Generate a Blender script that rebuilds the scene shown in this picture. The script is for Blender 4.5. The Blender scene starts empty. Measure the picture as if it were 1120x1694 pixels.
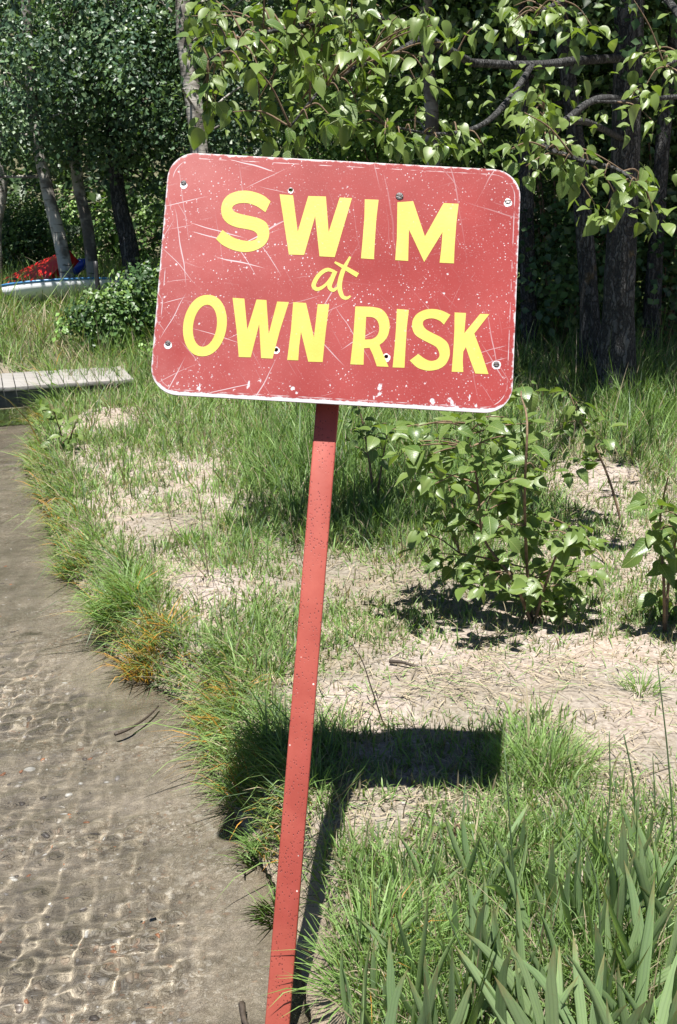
import bpy, bmesh, math, random
import numpy as np
from mathutils import Matrix, Vector, Quaternion

random.seed(7)
RNG = np.random.default_rng(11)
S = bpy.context.scene
COL = S.collection

# ------------------------------------------------------------------ camera, sky, sun, exposure
F_PX, Y_HOR, CAM_H = 1800.0, 380.0, 1.46          # photograph is 1120 x 1694
PITCH = math.atan((847 - Y_HOR) / F_PX)
cam = bpy.data.cameras.new('camera')
cam.sensor_fit = 'VERTICAL'
cam.sensor_height = 24.0
cam.lens = F_PX * 24.0 / 1694.0
cam.clip_start, cam.clip_end = 0.05, 500
cam_o = bpy.data.objects.new('camera', cam)
cam_o.location = (0, 0, CAM_H)
cam_o.rotation_euler = (math.pi / 2 - PITCH, 0, 0)
COL.objects.link(cam_o)
S.camera = cam_o

SUN_D = Vector((0.05, 0.255, -1.0)).normalized()
world = bpy.data.worlds.new('World')
S.world = world
world.use_nodes = True
wn = world.node_tree.nodes
wn.clear()
sky = wn.new('ShaderNodeTexSky')
sky.sky_type = 'NISHITA'
sky.sun_disc = False
sky.altitude = 2200          # a mountain lake: clear, dark blue sky
sky.air_density = 0.8
sky.dust_density = 0.3
sky.sun_elevation = math.asin(-SUN_D.z)
sky.sun_rotation = math.atan2(-SUN_D.x, -SUN_D.y)
bg = wn.new('ShaderNodeBackground')
bg.inputs['Strength'].default_value = 0.05
wo = wn.new('ShaderNodeOutputWorld')
world.node_tree.links.new(sky.outputs[0], bg.inputs[0])
world.node_tree.links.new(bg.outputs[0], wo.inputs[0])

sun = bpy.data.lights.new('sun', 'SUN')
sun.energy = 5.0
sun.angle = math.radians(0.53)
sun.color = (1.0, 0.965, 0.91)
sun_o = bpy.data.objects.new('sun', sun)
sun_o.rotation_mode = 'QUATERNION'
sun_o.rotation_quaternion = SUN_D.to_track_quat('-Z', 'Y')
sun_o.location = (0, 0, 20)
COL.objects.link(sun_o)

S.view_settings.view_transform = 'Standard'
S.view_settings.look = 'None'
S.view_settings.gamma = 1.0
S.view_settings.use_curve_mapping = False
S.view_settings.exposure = 1.18
S.render.engine = 'CYCLES'
S.cycles.max_bounces = 6
S.cycles.diffuse_bounces = 1
S.cycles.glossy_bounces = 2
S.cycles.transmission_bounces = 5
S.cycles.transparent_max_bounces = 12
S.cycles.sample_clamp_indirect = 6.0

# ------------------------------------------------------------------ pixel rays and noise
FW = np.array([0, math.cos(PITCH), -math.sin(PITCH)])
UP = np.array([0, math.sin(PITCH), math.cos(PITCH)])
RT = np.array([1.0, 0, 0])
CAM = np.array([0, 0, CAM_H])


def ray(px, py):
    return (px - 560) / F_PX * RT - (py - 847) / F_PX * UP + FW


def pix(px, py, y):
    """point on the ray of a pixel at distance y in front of the camera"""
    r = ray(px, py)
    return CAM + r * (y / r[1])


def on_plane(px, py, z):
    r = ray(px, py)
    return CAM + r * ((z - CAM_H) / r[2])


def project(P):
    d = P - CAM
    z = d @ FW
    return 560 + F_PX * (d @ RT) / z, 847 - F_PX * (d @ UP) / z


def _hash(ix, iy, seed):
    n = (ix.astype(np.int64) * 374761393 + iy.astype(np.int64) * 668265263 + seed * 974634777) & 0x7fffffff
    n = ((n ^ (n >> 13)) * 1274126177) & 0x7fffffff
    return ((n ^ (n >> 16)) & 0xffff) / 65535.0


def vnoise(x, y, seed=0):
    x = np.asarray(x, float)
    y = np.asarray(y, float)
    ix, iy = np.floor(x), np.floor(y)
    fx, fy = x - ix, y - iy
    fx = fx * fx * (3 - 2 * fx)
    fy = fy * fy * (3 - 2 * fy)
    a, b = _hash(ix, iy, seed), _hash(ix + 1, iy, seed)
    c, d = _hash(ix, iy + 1, seed), _hash(ix + 1, iy + 1, seed)
    return (a * (1 - fx) + b * fx) * (1 - fy) + (c * (1 - fx) + d * fx) * fy


def fbm(x, y, seed=0, n=3):
    s, a, t = 0, 1.0, 0
    for i in range(n):
        s = s + a * vnoise(x * 2 ** i, y * 2 ** i, seed + i)
        t += a
        a *= .5
    return s / t


def sstep(a, b, x):
    t = np.clip((np.asarray(x, float) - a) / (b - a), 0, 1)
    return t * t * (3 - 2 * t)


# ------------------------------------------------------------------ terrain height
WATER_Z = -0.185
SHORE_PX = [(520, 1800), (512, 1694), (500, 1640), (478, 1560), (455, 1480), (425, 1400), (375, 1320), (350, 1250), (335, 1175),
            (230, 1115), (175, 1062), (150, 985), (102, 940), (82, 860), (50, 790), (64, 710), (75, 655)]
_sp = np.array([on_plane(px, py, WATER_Z) for px, py in SHORE_PX])
_sy = np.concatenate([[-6, 0.8], _sp[:, 1], [10.6, 11.4, 12.3, 14, 60]])
_sx = np.concatenate([[-0.2, -0.1], _sp[:, 0], [-2.95, -3.2, -4.6, -9, -30]])


def shore_x(y):
    return np.interp(y, _sy, _sx) + 0.035 * (vnoise(np.asarray(y) * 6, 0 * np.asarray(y), 5) - .5)


MOUNDS = [(265, 872, 0.42, 0.09), (330, 975, 0.40, 0.07), (190, 690, 0.5, 0.08), (700, 1120, .6, 0.03), (980, 780, 0.6, 0.10)]
_m = [(on_plane(px, py, 0.0), r, h) for px, py, r, h in MOUNDS]


def H(x, y):
    x = np.asarray(x, float)
    y = np.asarray(y, float)
    u = x - shore_x(y)
    lip = 0.10 + 0.10 * vnoise(y * 2.3, y * 0 + 3.3, 8)
    land = WATER_Z + .010 + (0.155 + 0.02 * sstep(0, 1, u)) * sstep(0.0, 1.0, u / lip) + 0.03 * np.minimum(u, 0.0)
    land = land + sstep(0.05, 0.4, u) * (0.05 * (fbm(x * 2.2, y * 2.2, 21) - .5) + 0.02 * (vnoise(x * 9, y * 9, 31) - .5))
    for p, r, h in _m:
        land = land + h * np.exp(-((x - p[0]) ** 2 + (y - p[1]) ** 2) / (r * r) * 2) * sstep(0.1, .4, u)
    left = sstep(1.5, -1.0, x)
    land = land + 0.66 * sstep(11.0, 16.0, y) * left + 0.22 * sstep(6.5, 10.5, y) * (1 - left) + .35 * sstep(12, 18, y) * (1 - left)
    land = land + 13.0 * sstep(22, 44, y)
    un = np.minimum(u, 0)
    bw = .004
    ue = un
    bed = WATER_Z + 0.010 + .05 * np.maximum(un, -.12) - .046 * sstep(-bw, -bw - .014, ue) + .15 * np.clip(un + .12, -.45, 0) + .07 * np.clip(un + .57, -2.5, 0) \
        + (0.012 * (fbm(x * 3, y * 3, 77) - .5) + .010 * (vnoise(x * 7, y * 9, 78) - .5)) * sstep(-.2, -.4, u)
    return np.where(u > 0, land, bed)


def ground(px, py):
    """ground point under a pixel"""
    r = ray(px, py)
    t = np.linspace(1.0, 60, 6000)
    P = CAM + r * t[:, None]
    d = P[:, 2] - H(P[:, 0], P[:, 1])
    i = int(np.argmax(d < 0))
    if d[i] >= 0:
        i = len(t) - 1
    a, b = t[max(i - 1, 0)], t[i]
    for _ in range(12):
        m = (a + b) / 2
        p = CAM + r * m
        if p[2] - float(H(p[0], p[1])) > 0:
            a = m
        else:
            b = m
    p = CAM + r * b
    return np.array([p[0], p[1], float(H(p[0], p[1]))])


# ------------------------------------------------------------------ mesh helpers
def mesh_np(name, V, faces, cols=None, smooth=False):
    """faces: list of (n,k) int arrays"""
    me = bpy.data.meshes.new(name)
    V = np.asarray(V, np.float32)
    me.vertices.add(len(V))
    me.vertices.foreach_set('co', V.ravel())
    idx = np.concatenate([f.ravel() for f in faces]).astype(np.int32)
    tot = np.concatenate([np.full(len(f), f.shape[1]) for f in faces]).astype(np.int32)
    st = np.concatenate([[0], np.cumsum(tot)[:-1]]).astype(np.int32)
    me.loops.add(len(idx))
    me.loops.foreach_set('vertex_index', idx)
    me.polygons.add(len(tot))
    me.polygons.foreach_set('loop_start', st)
    me.update(calc_edges=True)
    if cols is not None:
        at = me.attributes.new('col', 'FLOAT_COLOR', 'POINT')
        c = np.ones((len(V), 4), np.float32)
        c[:, :3] = cols
        at.data.foreach_set('color', c.ravel())
    if smooth:
        me.polygons.foreach_set('use_smooth', np.ones(len(tot), bool))
    me.validate()
    return me


def link(name, me, mat, parent=None, kind=None):
    o = bpy.data.objects.new(name, me)
    COL.objects.link(o)
    if mat is not None and len(me.materials) == 0:
        me.materials.append(mat)
    if parent is not None:
        o.parent = parent
        o.matrix_parent_inverse = Matrix.Translation(-Vector(parent['_w']))
    if kind:
        o['kind'] = kind
    return o


def sub(name, me, mat, part, kind=None):
    """sub-part: the parent is a part whose mesh is in world coordinates"""
    o = bpy.data.objects.new(name, me)
    COL.objects.link(o)
    if len(me.materials) == 0:
        me.materials.append(mat)
    o.parent = part
    if kind:
        o['kind'] = kind
    return o


def thing(name, loc, label, cat, group=None):
    o = bpy.data.objects.new(name, None)
    o.empty_display_size = 0.1
    COL.objects.link(o)
    o.location = loc
    o['_w'] = [float(v) for v in loc]
    o['label'] = label
    o['category'] = cat
    if group:
        o['group'] = group
    return o


def tag(o, label, cat, group=None):
    o['label'] = label
    o['category'] = cat
    if group:
        o['group'] = group
    return o


def tube(points, radii, seg=8, noise=0.0, seed=0, cap=True, ridge=0.0):
    P = np.asarray(points, float)
    R = np.asarray(radii, float)
    n = len(P)
    T = np.gradient(P, axis=0)
    T /= np.linalg.norm(T, axis=1)[:, None] + 1e-9
    ref = np.array([1.0, 0.12, 0.05]) if abs(T[0][0]) < .8 else np.array([0.1, 1.0, 0.05])
    V = []
    rg = np.random.default_rng(seed)
    ph = rg.random(4) * 6.28
    for i in range(n):
        a = ref - T[i] * (ref @ T[i])
        a /= np.linalg.norm(a)
        b = np.cross(T[i], a)
        an = np.arange(seg) * 2 * math.pi / seg
        r = R[i] * (1 + noise * (rg.random(seg) - .5))
        if ridge:
            r = r * (1 + ridge * np.sin(an * 7 + ph[0] + .6 * math.sin(i * .35)) * .5 + ridge * np.sin(an * 3 + ph[1] + i * .05))
        V.append(P[i] + np.outer(np.cos(an) * r, a) + np.outer(np.sin(an) * r, b))
    V = np.concatenate(V)
    q = []
    for i in range(n - 1):
        k = np.arange(seg)
        k2 = (k + 1) % seg
        q.append(np.stack([i * seg + k, i * seg + k2, (i + 1) * seg + k2, (i + 1) * seg + k], 1))
    F = [np.concatenate(q)]
    if cap:
        F.append(np.arange(seg)[::-1][None, :])
        F.append(((n - 1) * seg + np.arange(seg))[None, :])
    return V, F


def join(parts):
    Vs, Fs, o = [], [], 0
    for V, F in parts:
        Vs.append(V)
        for f in F:
            Fs.append(f + o)
        o += len(V)
    return np.concatenate(Vs), Fs


def smooth_path(pts, n=6):
    P = np.asarray(pts, float)
    if len(P) < 3:
        t = np.linspace(0, 1, n + 1)[:, None]
        return P[0] * (1 - t) + P[1] * t
    Q = np.vstack([2 * P[0] - P[1], P, 2 * P[-1] - P[-2]])
    out = []
    for i in range(1, len(Q) - 2):
        for k in range(n):
            t = k / n
            a, b, c, d = Q[i - 1], Q[i], Q[i + 1], Q[i + 2]
            out.append(.5 * ((2 * b) + (c - a) * t + (2 * a - 5 * b + 4 * c - d) * t * t + (3 * b - a - 3 * c + d) * t ** 3))
    out.append(P[-1])
    return np.array(out)


def box_vf(c, ax, ay, az):
    """box with centre c and half-axis vectors"""
    c, ax, ay, az = [np.asarray(v, float) for v in (c, ax, ay, az)]
    V = np.array([c + sx * ax + sy * ay + sz * az for sx in (-1, 1) for sy in (-1, 1) for sz in (-1, 1)])
    F = np.array([[0, 1, 3, 2], [4, 6, 7, 5], [0, 4, 5, 1], [2, 3, 7, 6], [0, 2, 6, 4], [1, 5, 7, 3]])
    return V, [F]


def bevel_box(name, c, ax, ay, az, w):
    V, F = box_vf(c, ax, ay, az)
    me = mesh_np(name, V, F)
    bm = bmesh.new()
    bm.from_mesh(me)
    bmesh.ops.recalc_face_normals(bm, faces=bm.faces)
    bmesh.ops.bevel(bm, geom=list(bm.edges), offset=w, segments=2, affect='EDGES', profile=.5)
    bm.to_mesh(me)
    bm.free()
    return me


# ------------------------------------------------------------------ materials
class NT:
    def __init__(self, name):
        self.m = bpy.data.materials.new(name)
        self.m.use_nodes = True
        self.t = self.m.node_tree
        self.t.nodes.clear()
        self.out = self.n('ShaderNodeOutputMaterial')

    def n(self, kind, **kw):
        nd = self.t.nodes.new(kind)
        for k, v in kw.items():
            setattr(nd, k, v)
        return nd

    def set(self, sock, v):
        if hasattr(v, 'is_linked') or isinstance(v, bpy.types.NodeSocket):
            self.t.links.new(v, sock)
        elif isinstance(v, (tuple, list)) and len(v) == 3 and sock.type == 'RGBA':
            sock.default_value = (*v, 1)
        else:
            sock.default_value = v

    def math(self, op, a, b=0.0, c=0.0, clamp=False):
        nd = self.n('ShaderNodeMath', operation=op, use_clamp=clamp)
        for s, v in zip(nd.inputs, (a, b, c)):
            self.set(s, v)
        return nd.outputs[0]

    def mix(self, f, a, b, blend='MIX'):
        nd = self.n('ShaderNodeMix', data_type='RGBA', blend_type=blend)
        self.set(nd.inputs[0], f)
        self.set(nd.inputs[6], a)
        self.set(nd.inputs[7], b)
        return nd.outputs[2]

    def coord(self, scale=(1, 1, 1), rot=(0, 0, 0), loc=(0, 0, 0), out='Object'):
        tc = self.n('ShaderNodeTexCoord')
        mp = self.n('ShaderNodeMapping')
        self.t.links.new(tc.outputs[out], mp.inputs[0])
        mp.inputs['Scale'].default_value = scale
        mp.inputs['Rotation'].default_value = rot
        mp.inputs['Location'].default_value = loc
        return mp.outputs[0]

    def noise(self, vec, scale, detail=3, rough=.55, out=0):
        nd = self.n('ShaderNodeTexNoise')
        self.set(nd.inputs['Vector'], vec)
        nd.inputs['Scale'].default_value = scale
        nd.inputs['Detail'].default_value = detail
        nd.inputs['Roughness'].default_value = rough
        return nd.outputs[out]

    def vor(self, vec, scale, feature='F1', out='Distance', rnd=1.0):
        nd = self.n('ShaderNodeTexVoronoi', feature=feature)
        self.set(nd.inputs['Vector'], vec)
        nd.inputs['Scale'].default_value = scale
        nd.inputs['Randomness'].default_value = rnd
        return nd.outputs[out]

    def ramp(self, f, stops, interp='LINEAR'):
        nd = self.n('ShaderNodeValToRGB')
        nd.color_ramp.interpolation = interp
        el = nd.color_ramp.elements
        while len(el) > 2:
            el.remove(el[-1])
        for i, (p, c) in enumerate(stops):
            e = el[i] if i < 2 else el.new(p)
            e.position = p
            e.color = (*c, 1) if len(c) == 3 else c
        self.set(nd.inputs[0], f)
        return nd.outputs[0]

    def rng(self, v, a, b, c=0.0, d=1.0):
        nd = self.n('ShaderNodeMapRange')
        nd.clamp = True
        for s, x in zip(nd.inputs, (v, a, b, c, d)):
            self.set(s, x)
        return nd.outputs[0]

    def bump(self, h, strength=.3, dist=.01):
        nd = self.n('ShaderNodeBump')
        self.set(nd.inputs['Height'], h)
        nd.inputs['Strength'].default_value = strength
        nd.inputs['Distance'].default_value = dist
        return nd.outputs[0]

    def pbr(self, col, rough=.5, spec=.5, metal=0.0, normal=None, **kw):
        nd = self.n('ShaderNodeBsdfPrincipled')
        self.set(nd.inputs['Base Color'], col)
        self.set(nd.inputs['Roughness'], rough)
        self.set(nd.inputs['Specular IOR Level'], spec)
        self.set(nd.inputs['Metallic'], metal)
        if normal is not None:
            self.set(nd.inputs['Normal'], normal)
        for k, v in kw.items():
            self.set(nd.inputs[k.replace('_', ' ')], v)
        return nd.outputs[0]

    def done(self, sh):
        self.t.links.new(sh, self.out.inputs['Surface'])
        return self.m


def simple(name, col, rough=.6, spec=.4, var=.25, scale=20, bump=0.0, metal=0.0):
    t = NT(name)
    v = t.coord()
    n = t.noise(v, scale, 4)
    c = t.mix(t.rng(n, .3, .7), tuple(x * (1 - var) for x in col), tuple(min(1, x * (1 + var)) for x in col))
    nm = t.bump(n, bump, .01) if bump else None
    return t.done(t.pbr(c, rough, spec, metal, nm))


def foliage(name, rough=.42, trans=.32, spec=.5, tcol=(1.25, 1.35, .55), grain=True):
    """colour from the attribute col, thin translucent sheet"""
    t = NT(name)
    a = t.n('ShaderNodeAttribute', attribute_name='col').outputs['Color']
    c = a
    if grain:
        c = t.mix(t.rng(t.noise(t.coord(), 60, 2), .35, .65, 0, 1), t.mix(1.0, a, (.86, .86, .86), 'MULTIPLY'), t.mix(1.0, a, (1.12, 1.1, 1.1), 'MULTIPLY'))
    p = t.pbr(c, rough, spec)
    tr = t.n('ShaderNodeBsdfTranslucent')
    t.set(tr.inputs[0], t.mix(1.0, c, tcol, 'MULTIPLY'))
    mx = t.n('ShaderNodeMixShader')
    mx.inputs[0].default_value = trans
    t.t.links.new(p, mx.inputs[1])
    t.t.links.new(tr.outputs[0], mx.inputs[2])
    return t.done(mx.outputs[0])


M_GRASS = foliage('grass_blades', .5, .36, .35)
M_STRAW = foliage('dry_straw', .7, .12, .25, (1.1, 1.0, .8))
M_CROWN = foliage('crown_leaves', .42, .26, .45, grain=False)


def big_leaf_mat(name, c0, c1, rough=.34):
    t = NT(name)
    oi = t.n('ShaderNodeObjectInfo').outputs['Random']
    tc = t.n('ShaderNodeTexCoord')
    sp = t.n('ShaderNodeSeparateXYZ')
    t.t.links.new(tc.outputs['Object'], sp.inputs[0])
    ax = t.math('ABSOLUTE', sp.outputs[0])
    # midrib and side veins
    mid = t.rng(ax, .006, .02, 1, 0)
    w = t.math('SINE', t.math('MULTIPLY', t.math('SUBTRACT', sp.outputs[1], t.math('MULTIPLY', ax, .9)), 52.0))
    vein = t.math('MULTIPLY', t.rng(w, .88, 1.0), .45)
    c = t.mix(oi, c0, c1)
    c = t.mix(t.math('MULTIPLY', t.noise(t.coord(), 5, 3), .5), c, tuple(x * .65 for x in c0))
    c = t.mix(t.math('MAXIMUM', mid, vein), c, (.24, .30, .10))
    p = t.pbr(c, t.math('ADD', rough, t.math('MULTIPLY', oi, .12)), .6, normal=t.bump(t.math('MAXIMUM', mid, vein), .35, .01))
    tr = t.n('ShaderNodeBsdfTranslucent')
    t.set(tr.inputs[0], t.mix(1.0, c, (1.4, 1.5, .45), 'MULTIPLY'))
    mx = t.n('ShaderNodeMixShader')
    mx.inputs[0].default_value = .33
    t.t.links.new(p, mx.inputs[1])
    t.t.links.new(tr.outputs[0], mx.inputs[2])
    return t.done(mx.outputs[0])


M_LEAF = big_leaf_mat('poplar_leaf', (.085, .155, .036), (.175, .245, .055))
M_TWIG = simple('twig_bark', (.16, .11, .07), .8, .2, .4, 40, .4)
M_DARKTWIG = simple('dead_wet_twig', (.05, .038, .028), .6, .4, .4, 40, .4)


def bark_dark():
    t = NT('furrowed_grey_bark')
    v0 = t.coord((9, 9, 1.6))
    wv = t.n('ShaderNodeVectorMath', operation='ADD')
    t.t.links.new(v0, wv.inputs[0])
    t.t.links.new(t.noise(t.coord((9, 9, 5)), 1.5, 3, .6, 1), wv.inputs[1])
    v = wv.outputs[0]
    n = t.noise(v, 2.6, 7, .72)
    r = t.vor(v, 3.2, 'DISTANCE_TO_EDGE')
    h = t.math('ADD', t.math('MULTIPLY', n, .8), t.rng(r, 0, .22, 0, .32))
    c = t.ramp(h, [(.25, (.016, .016, .016)), (.6, (.065, .064, .063)), (.9, (.18, .178, .175))])
    moss = t.rng(t.noise(t.coord(), 3, 4), .66, .74, 0, .5)
    c = t.mix(moss, c, (.24, .17, .07))
    return t.done(t.pbr(c, .9, .2, normal=t.bump(h, 1.0, .04)))


def bark_birch():
    t = NT('pale_birch_bark')
    v = t.coord((3, 3, 14))
    n = t.noise(v, 1.6, 5, .6)
    band = t.rng(n, .56, .64)
    big = t.rng(t.noise(t.coord((1, 1, .9)), 3.2, 3), .46, .56)
    c = t.mix(band, (.40, .38, .34), (.06, .052, .045))
    c = t.mix(big, c, (.06, .052, .045))
    c = t.mix(t.math('MULTIPLY', t.noise(t.coord(), 25, 3), .5), c, (.30, .27, .23))
    return t.done(t.pbr(c, .75, .3, normal=t.bump(n, .6, .02)))


M_BARK = bark_dark()
M_BIRCH = bark_birch()


def ground_mat():
    t = NT('ground_soil')
    bed = t.n('ShaderNodeAttribute', attribute_name='bed').outputs['Fac']
    green = t.n('ShaderNodeAttribute', attribute_name='green').outputs['Fac']
    v = t.coord()
    n1 = t.noise(v, 3.5, 5, .6)
    n2 = t.noise(v, 45, 5, .7)
    grit = t.vor(v, 130, 'F1', 'Color')
    gs = t.n('ShaderNodeSeparateColor')
    t.t.links.new(grit, gs.inputs[0])
    soil = t.ramp(n2, [(.25, (.14, .108, .09)), (.5, (.32, .27, .235)), (.75, (.46, .405, .355))])
    soil = t.mix(t.rng(n1, .42, .68, 0, .55), soil, (.30, .22, .155))
    soil = t.mix(t.math('MULTIPLY', t.rng(gs.outputs[0], .80, .95, 0, .45), t.rng(n1, .35, .65)), soil, (.58, .53, .47))
    soil = t.mix(t.rng(gs.outputs[1], .88, .97, 0, .6), soil, (.16, .12, .09))
    soil = t.mix(t.math('MULTIPLY', green, .8), soil, (.06, .07, .025))
    # lake bed: pebbles in sand
    wv = t.n('ShaderNodeVectorMath', operation='ADD')
    t.t.links.new(v, wv.inputs[0])
    wob = t.n('ShaderNodeVectorMath', operation='SCALE')
    t.t.links.new(t.noise(v, 40, 3, .6, 1), wob.inputs[0])
    wob.inputs['Scale'].default_value = .03
    t.t.links.new(wob.outputs[0], wv.inputs[1])
    def peb_layer(sc):
        pc = t.vor(wv.outputs[0], sc, 'F1', 'Color')
        pd = t.vor(wv.outputs[0], sc, 'DISTANCE_TO_EDGE')
        ps = t.n('ShaderNodeSeparateColor')
        t.t.links.new(pc, ps.inputs[0])
        c = t.ramp(ps.outputs[0], [(0.0, (.14, .11, .08)), (.35, (.28, .23, .17)), (.65, (.36, .305, .235)), (.88, (.45, .395, .32)), (1.0, (.58, .53, .46))])
        c = t.mix(t.rng(ps.outputs[1], .95, .98, 0, .6), c, (.40, .20, .11))
        c = t.mix(t.rng(pd, .0, .08, .14, 0), c, (.2, .165, .125))
        return c, pd
    p1, pd = peb_layer(120)
    p2, pd2 = peb_layer(58)
    peb = t.mix(t.rng(t.noise(v, 6, 3), .52, .58), p1, p2)
    sand = t.ramp(n2, [(.3, (.26, .215, .165)), (.6, (.37, .315, .25)), (.8, (.45, .39, .32))])
    bc = t.mix(t.rng(t.noise(v, 3.1, 5, .65), .40, .60, 0, .85), sand, peb)
    silt = t.rng(t.noise(t.coord((1, 1.8, 1)), 1.9, 6, .66), .42, .66, 0, .85)
    bc = t.mix(silt, bc, (.155, .135, .10))
    weed = t.rng(t.noise(t.coord((1, 1.6, 1), (0, 0, .4), (5, 3, 0)), 2.6, 6, .7), .60, .70, 0, .8)
    bc = t.mix(weed, bc, (.06, .055, .035))
    mud = t.n('ShaderNodeAttribute', attribute_name='mud').outputs['Fac']
    c = t.mix(t.math('MULTIPLY', mud, .8), t.mix(bed, soil, bc), t.mix(n1, (.20, .16, .115), (.32, .25, .17)))
    wet = t.rng(bed, .15, .6)
    hgt = t.math('ADD', t.math('MULTIPLY', n2, 1.0), t.math('MULTIPLY', t.math('MULTIPLY', bed, t.rng(pd, 0, .25)), .2))
    return t.done(t.pbr(c, t.math('SUBTRACT', .95, t.math('MULTIPLY', wet, .35)), .25, normal=t.bump(hgt, .9, .012)))


M_GROUND = ground_mat()


def water_mat():
    t = NT('clear_lake_water')
    p = t.pbr((.97, .985, .97), .0, .5, Transmission_Weight=1.0, IOR=1.33)
    return t.done(p)


M_WATER = water_mat()


def sign_red():
    t = NT('chipped_red_paint')
    v = t.coord()
    sp = t.n('ShaderNodeSeparateXYZ')
    t.t.links.new(v, sp.inputs[0])
    # faded red; the pale haze, strongest at left, also paints in glare sheen
    n = t.noise(v, 4.0, 4, .6)
    red = t.mix(t.rng(n, .3, .7), (.205, .013, .011), (.275, .023, .020))
    haze = t.math('MULTIPLY', t.rng(t.noise(v, 2.3, 4, .6), .42, .75), .16)
    lft = t.rng(sp.outputs[0], -.40, .05, .42, 0)
    haze = t.math('ADD', haze, t.math('MULTIPLY', lft, t.rng(t.noise(v, 7, 5, .7), .2, .8)))
    red = t.mix(haze, red, (.44, .19, .18))
    fine = t.noise(v, 260, 3, .7)
    red = t.mix(t.rng(fine, .62, .78, 0, .55), red, (.72, .52, .52))
    # specks and chips
    d1 = t.vor(v, 120, 'F1')
    s1 = t.math('MULTIPLY', t.rng(d1, .10, .20, 1, 0), t.rng(t.noise(v, 9, 3), .45, .58))
    d2 = t.vor(t.coord((1, 1, 1), (0, 0, .5), (3, 2, 0)), 46, 'F1')
    s2 = t.math('MULTIPLY', t.rng(t.math('ADD', d2, t.math('MULTIPLY', t.noise(v, 150, 2), .25)), .19, .25, 1, 0), t.rng(t.noise(v, 6, 3), .48, .58))
    low = t.rng(sp.outputs[1], -.20, -.26, 0, .12)
    s3 = t.rng(t.math('ADD', t.noise(t.coord((1, .7, 1), (0, 0, .4)), 34, 4, .6), low), .72, .75)
    chips = t.math('MAXIMUM', t.math('MAXIMUM', s1, s2), s3)
    # scratches in several directions
    scr = None
    for k, (ang, sx, sy, th) in enumerate([(.75, 2.2, 130, .735), (-.55, 2.6, 150, .735), (1.35, 2.0, 120, .74), (.2, 3.2, 160, .745), (-1.15, 3.0, 140, .745), (.98, 4.0, 220, .73), (-.3, 5, 260, .74)]):
        vv = t.n('ShaderNodeVectorMath', operation='ADD')
        t.t.links.new(t.coord((1, 1, 1), (0, 0, ang), (k * 1.7, k * .9, 0)), vv.inputs[0])
        wb = t.n('ShaderNodeVectorMath', operation='SCALE')
        t.t.links.new(t.noise(v, 5, 2, .5, 1), wb.inputs[0])
        wb.inputs['Scale'].default_value = .035
        t.t.links.new(wb.outputs[0], vv.inputs[1])
        vv = vv.outputs[0]
        mp = t.n('ShaderNodeMapping')
        mp.inputs['Scale'].default_value = (sx, sy, 1)
        t.t.links.new(vv, mp.inputs[0])
        q = t.rng(t.noise(mp.outputs[0], 1.0, 1.5, .4), th - .02, th + .015)
        scr = q if scr is None else t.math('MAXIMUM', scr, q)
    area = t.math('MAXIMUM', t.rng(sp.outputs[0], -.02, -.18), t.rng(t.noise(v, 3.1, 2), .5, .62, .12, .8))
    scr = t.math('MULTIPLY', scr, area)
    # worn rim: distance to the rounded edge
    ex = t.math('SUBTRACT', t.math('ABSOLUTE', sp.outputs[0]), SIGN_W / 2 - .065)
    ey = t.math('SUBTRACT', t.math('ABSOLUTE', sp.outputs[1]), SIGN_H / 2 - .065)
    mxx, myy = t.math('MAXIMUM', ex, 0), t.math('MAXIMUM', ey, 0)
    ln = t.math('SQRT', t.math('ADD', t.math('MULTIPLY', mxx, mxx), t.math('MULTIPLY', myy, myy)))
    sd = t.math('SUBTRACT', .065, t.math('ADD', ln, t.math('MINIMUM', t.math('MAXIMUM', ex, ey), 0)))
    en = t.math('MULTIPLY', t.noise(v, 40, 5, .7), .020)
    rim = t.math('MULTIPLY', t.rng(t.math('SUBTRACT', t.math('ADD', sd, .0098), en), .0005, .0035, 1, 0), .42)
    botw = t.rng(sp.outputs[1], -SIGN_H / 2 + .03, -SIGN_H / 2, 0, .006)
    rim = t.math('MAXIMUM', rim, t.rng(t.math('SUBTRACT', t.math('SUBTRACT', t.math('ADD', sd, .0105), en), t.math('MULTIPLY', botw, 1.6)), .0005, .003, 1, 0))
    groove = t.math('MULTIPLY', t.rng(t.math('ABSOLUTE', t.math('SUBTRACT', sd, .012)), .0004, .0012, 1, 0), t.rng(t.noise(v, 30, 3), .45, .6, 0, .7))
    w = t.math('MAXIMUM', t.math('MAXIMUM', chips, t.math('MULTIPLY', scr, .75)), t.math('MAXIMUM', rim, groove))
    c = t.mix(w, red, (.50, .46, .48))
    bh = t.math('SUBTRACT', t.math('MULTIPLY', fine, .15), w)
    return t.done(t.pbr(c, t.math('ADD', .40, t.math('MULTIPLY', n, .15)), .33, normal=t.bump(bh, .25, .002)))


def sign_yellow():
    t = NT('worn_yellow_paint')
    v = t.coord()
    n = t.noise(v, 9, 4)
    c = t.mix(t.rng(n, .3, .7), (.45, .385, .062), (.52, .455, .10))
    d = t.vor(v, 55, 'F1')
    chip = t.math('MULTIPLY', t.rng(t.math('ADD', d, t.math('MULTIPLY', t.noise(v, 120, 2), .2)), .20, .27, 1, 0), t.rng(t.noise(v, 8, 2), .52, .6))
    c = t.mix(t.math('MULTIPLY', chip, .75), c, (.62, .36, .26))
    c = t.mix(t.rng(t.noise(v, 170, 3, .7), .66, .74, 0, .5), c, (.8, .75, .5))
    return t.done(t.pbr(c, .42, .5, normal=t.bump(t.noise(v, 200, 3), .1, .002)))


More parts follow.
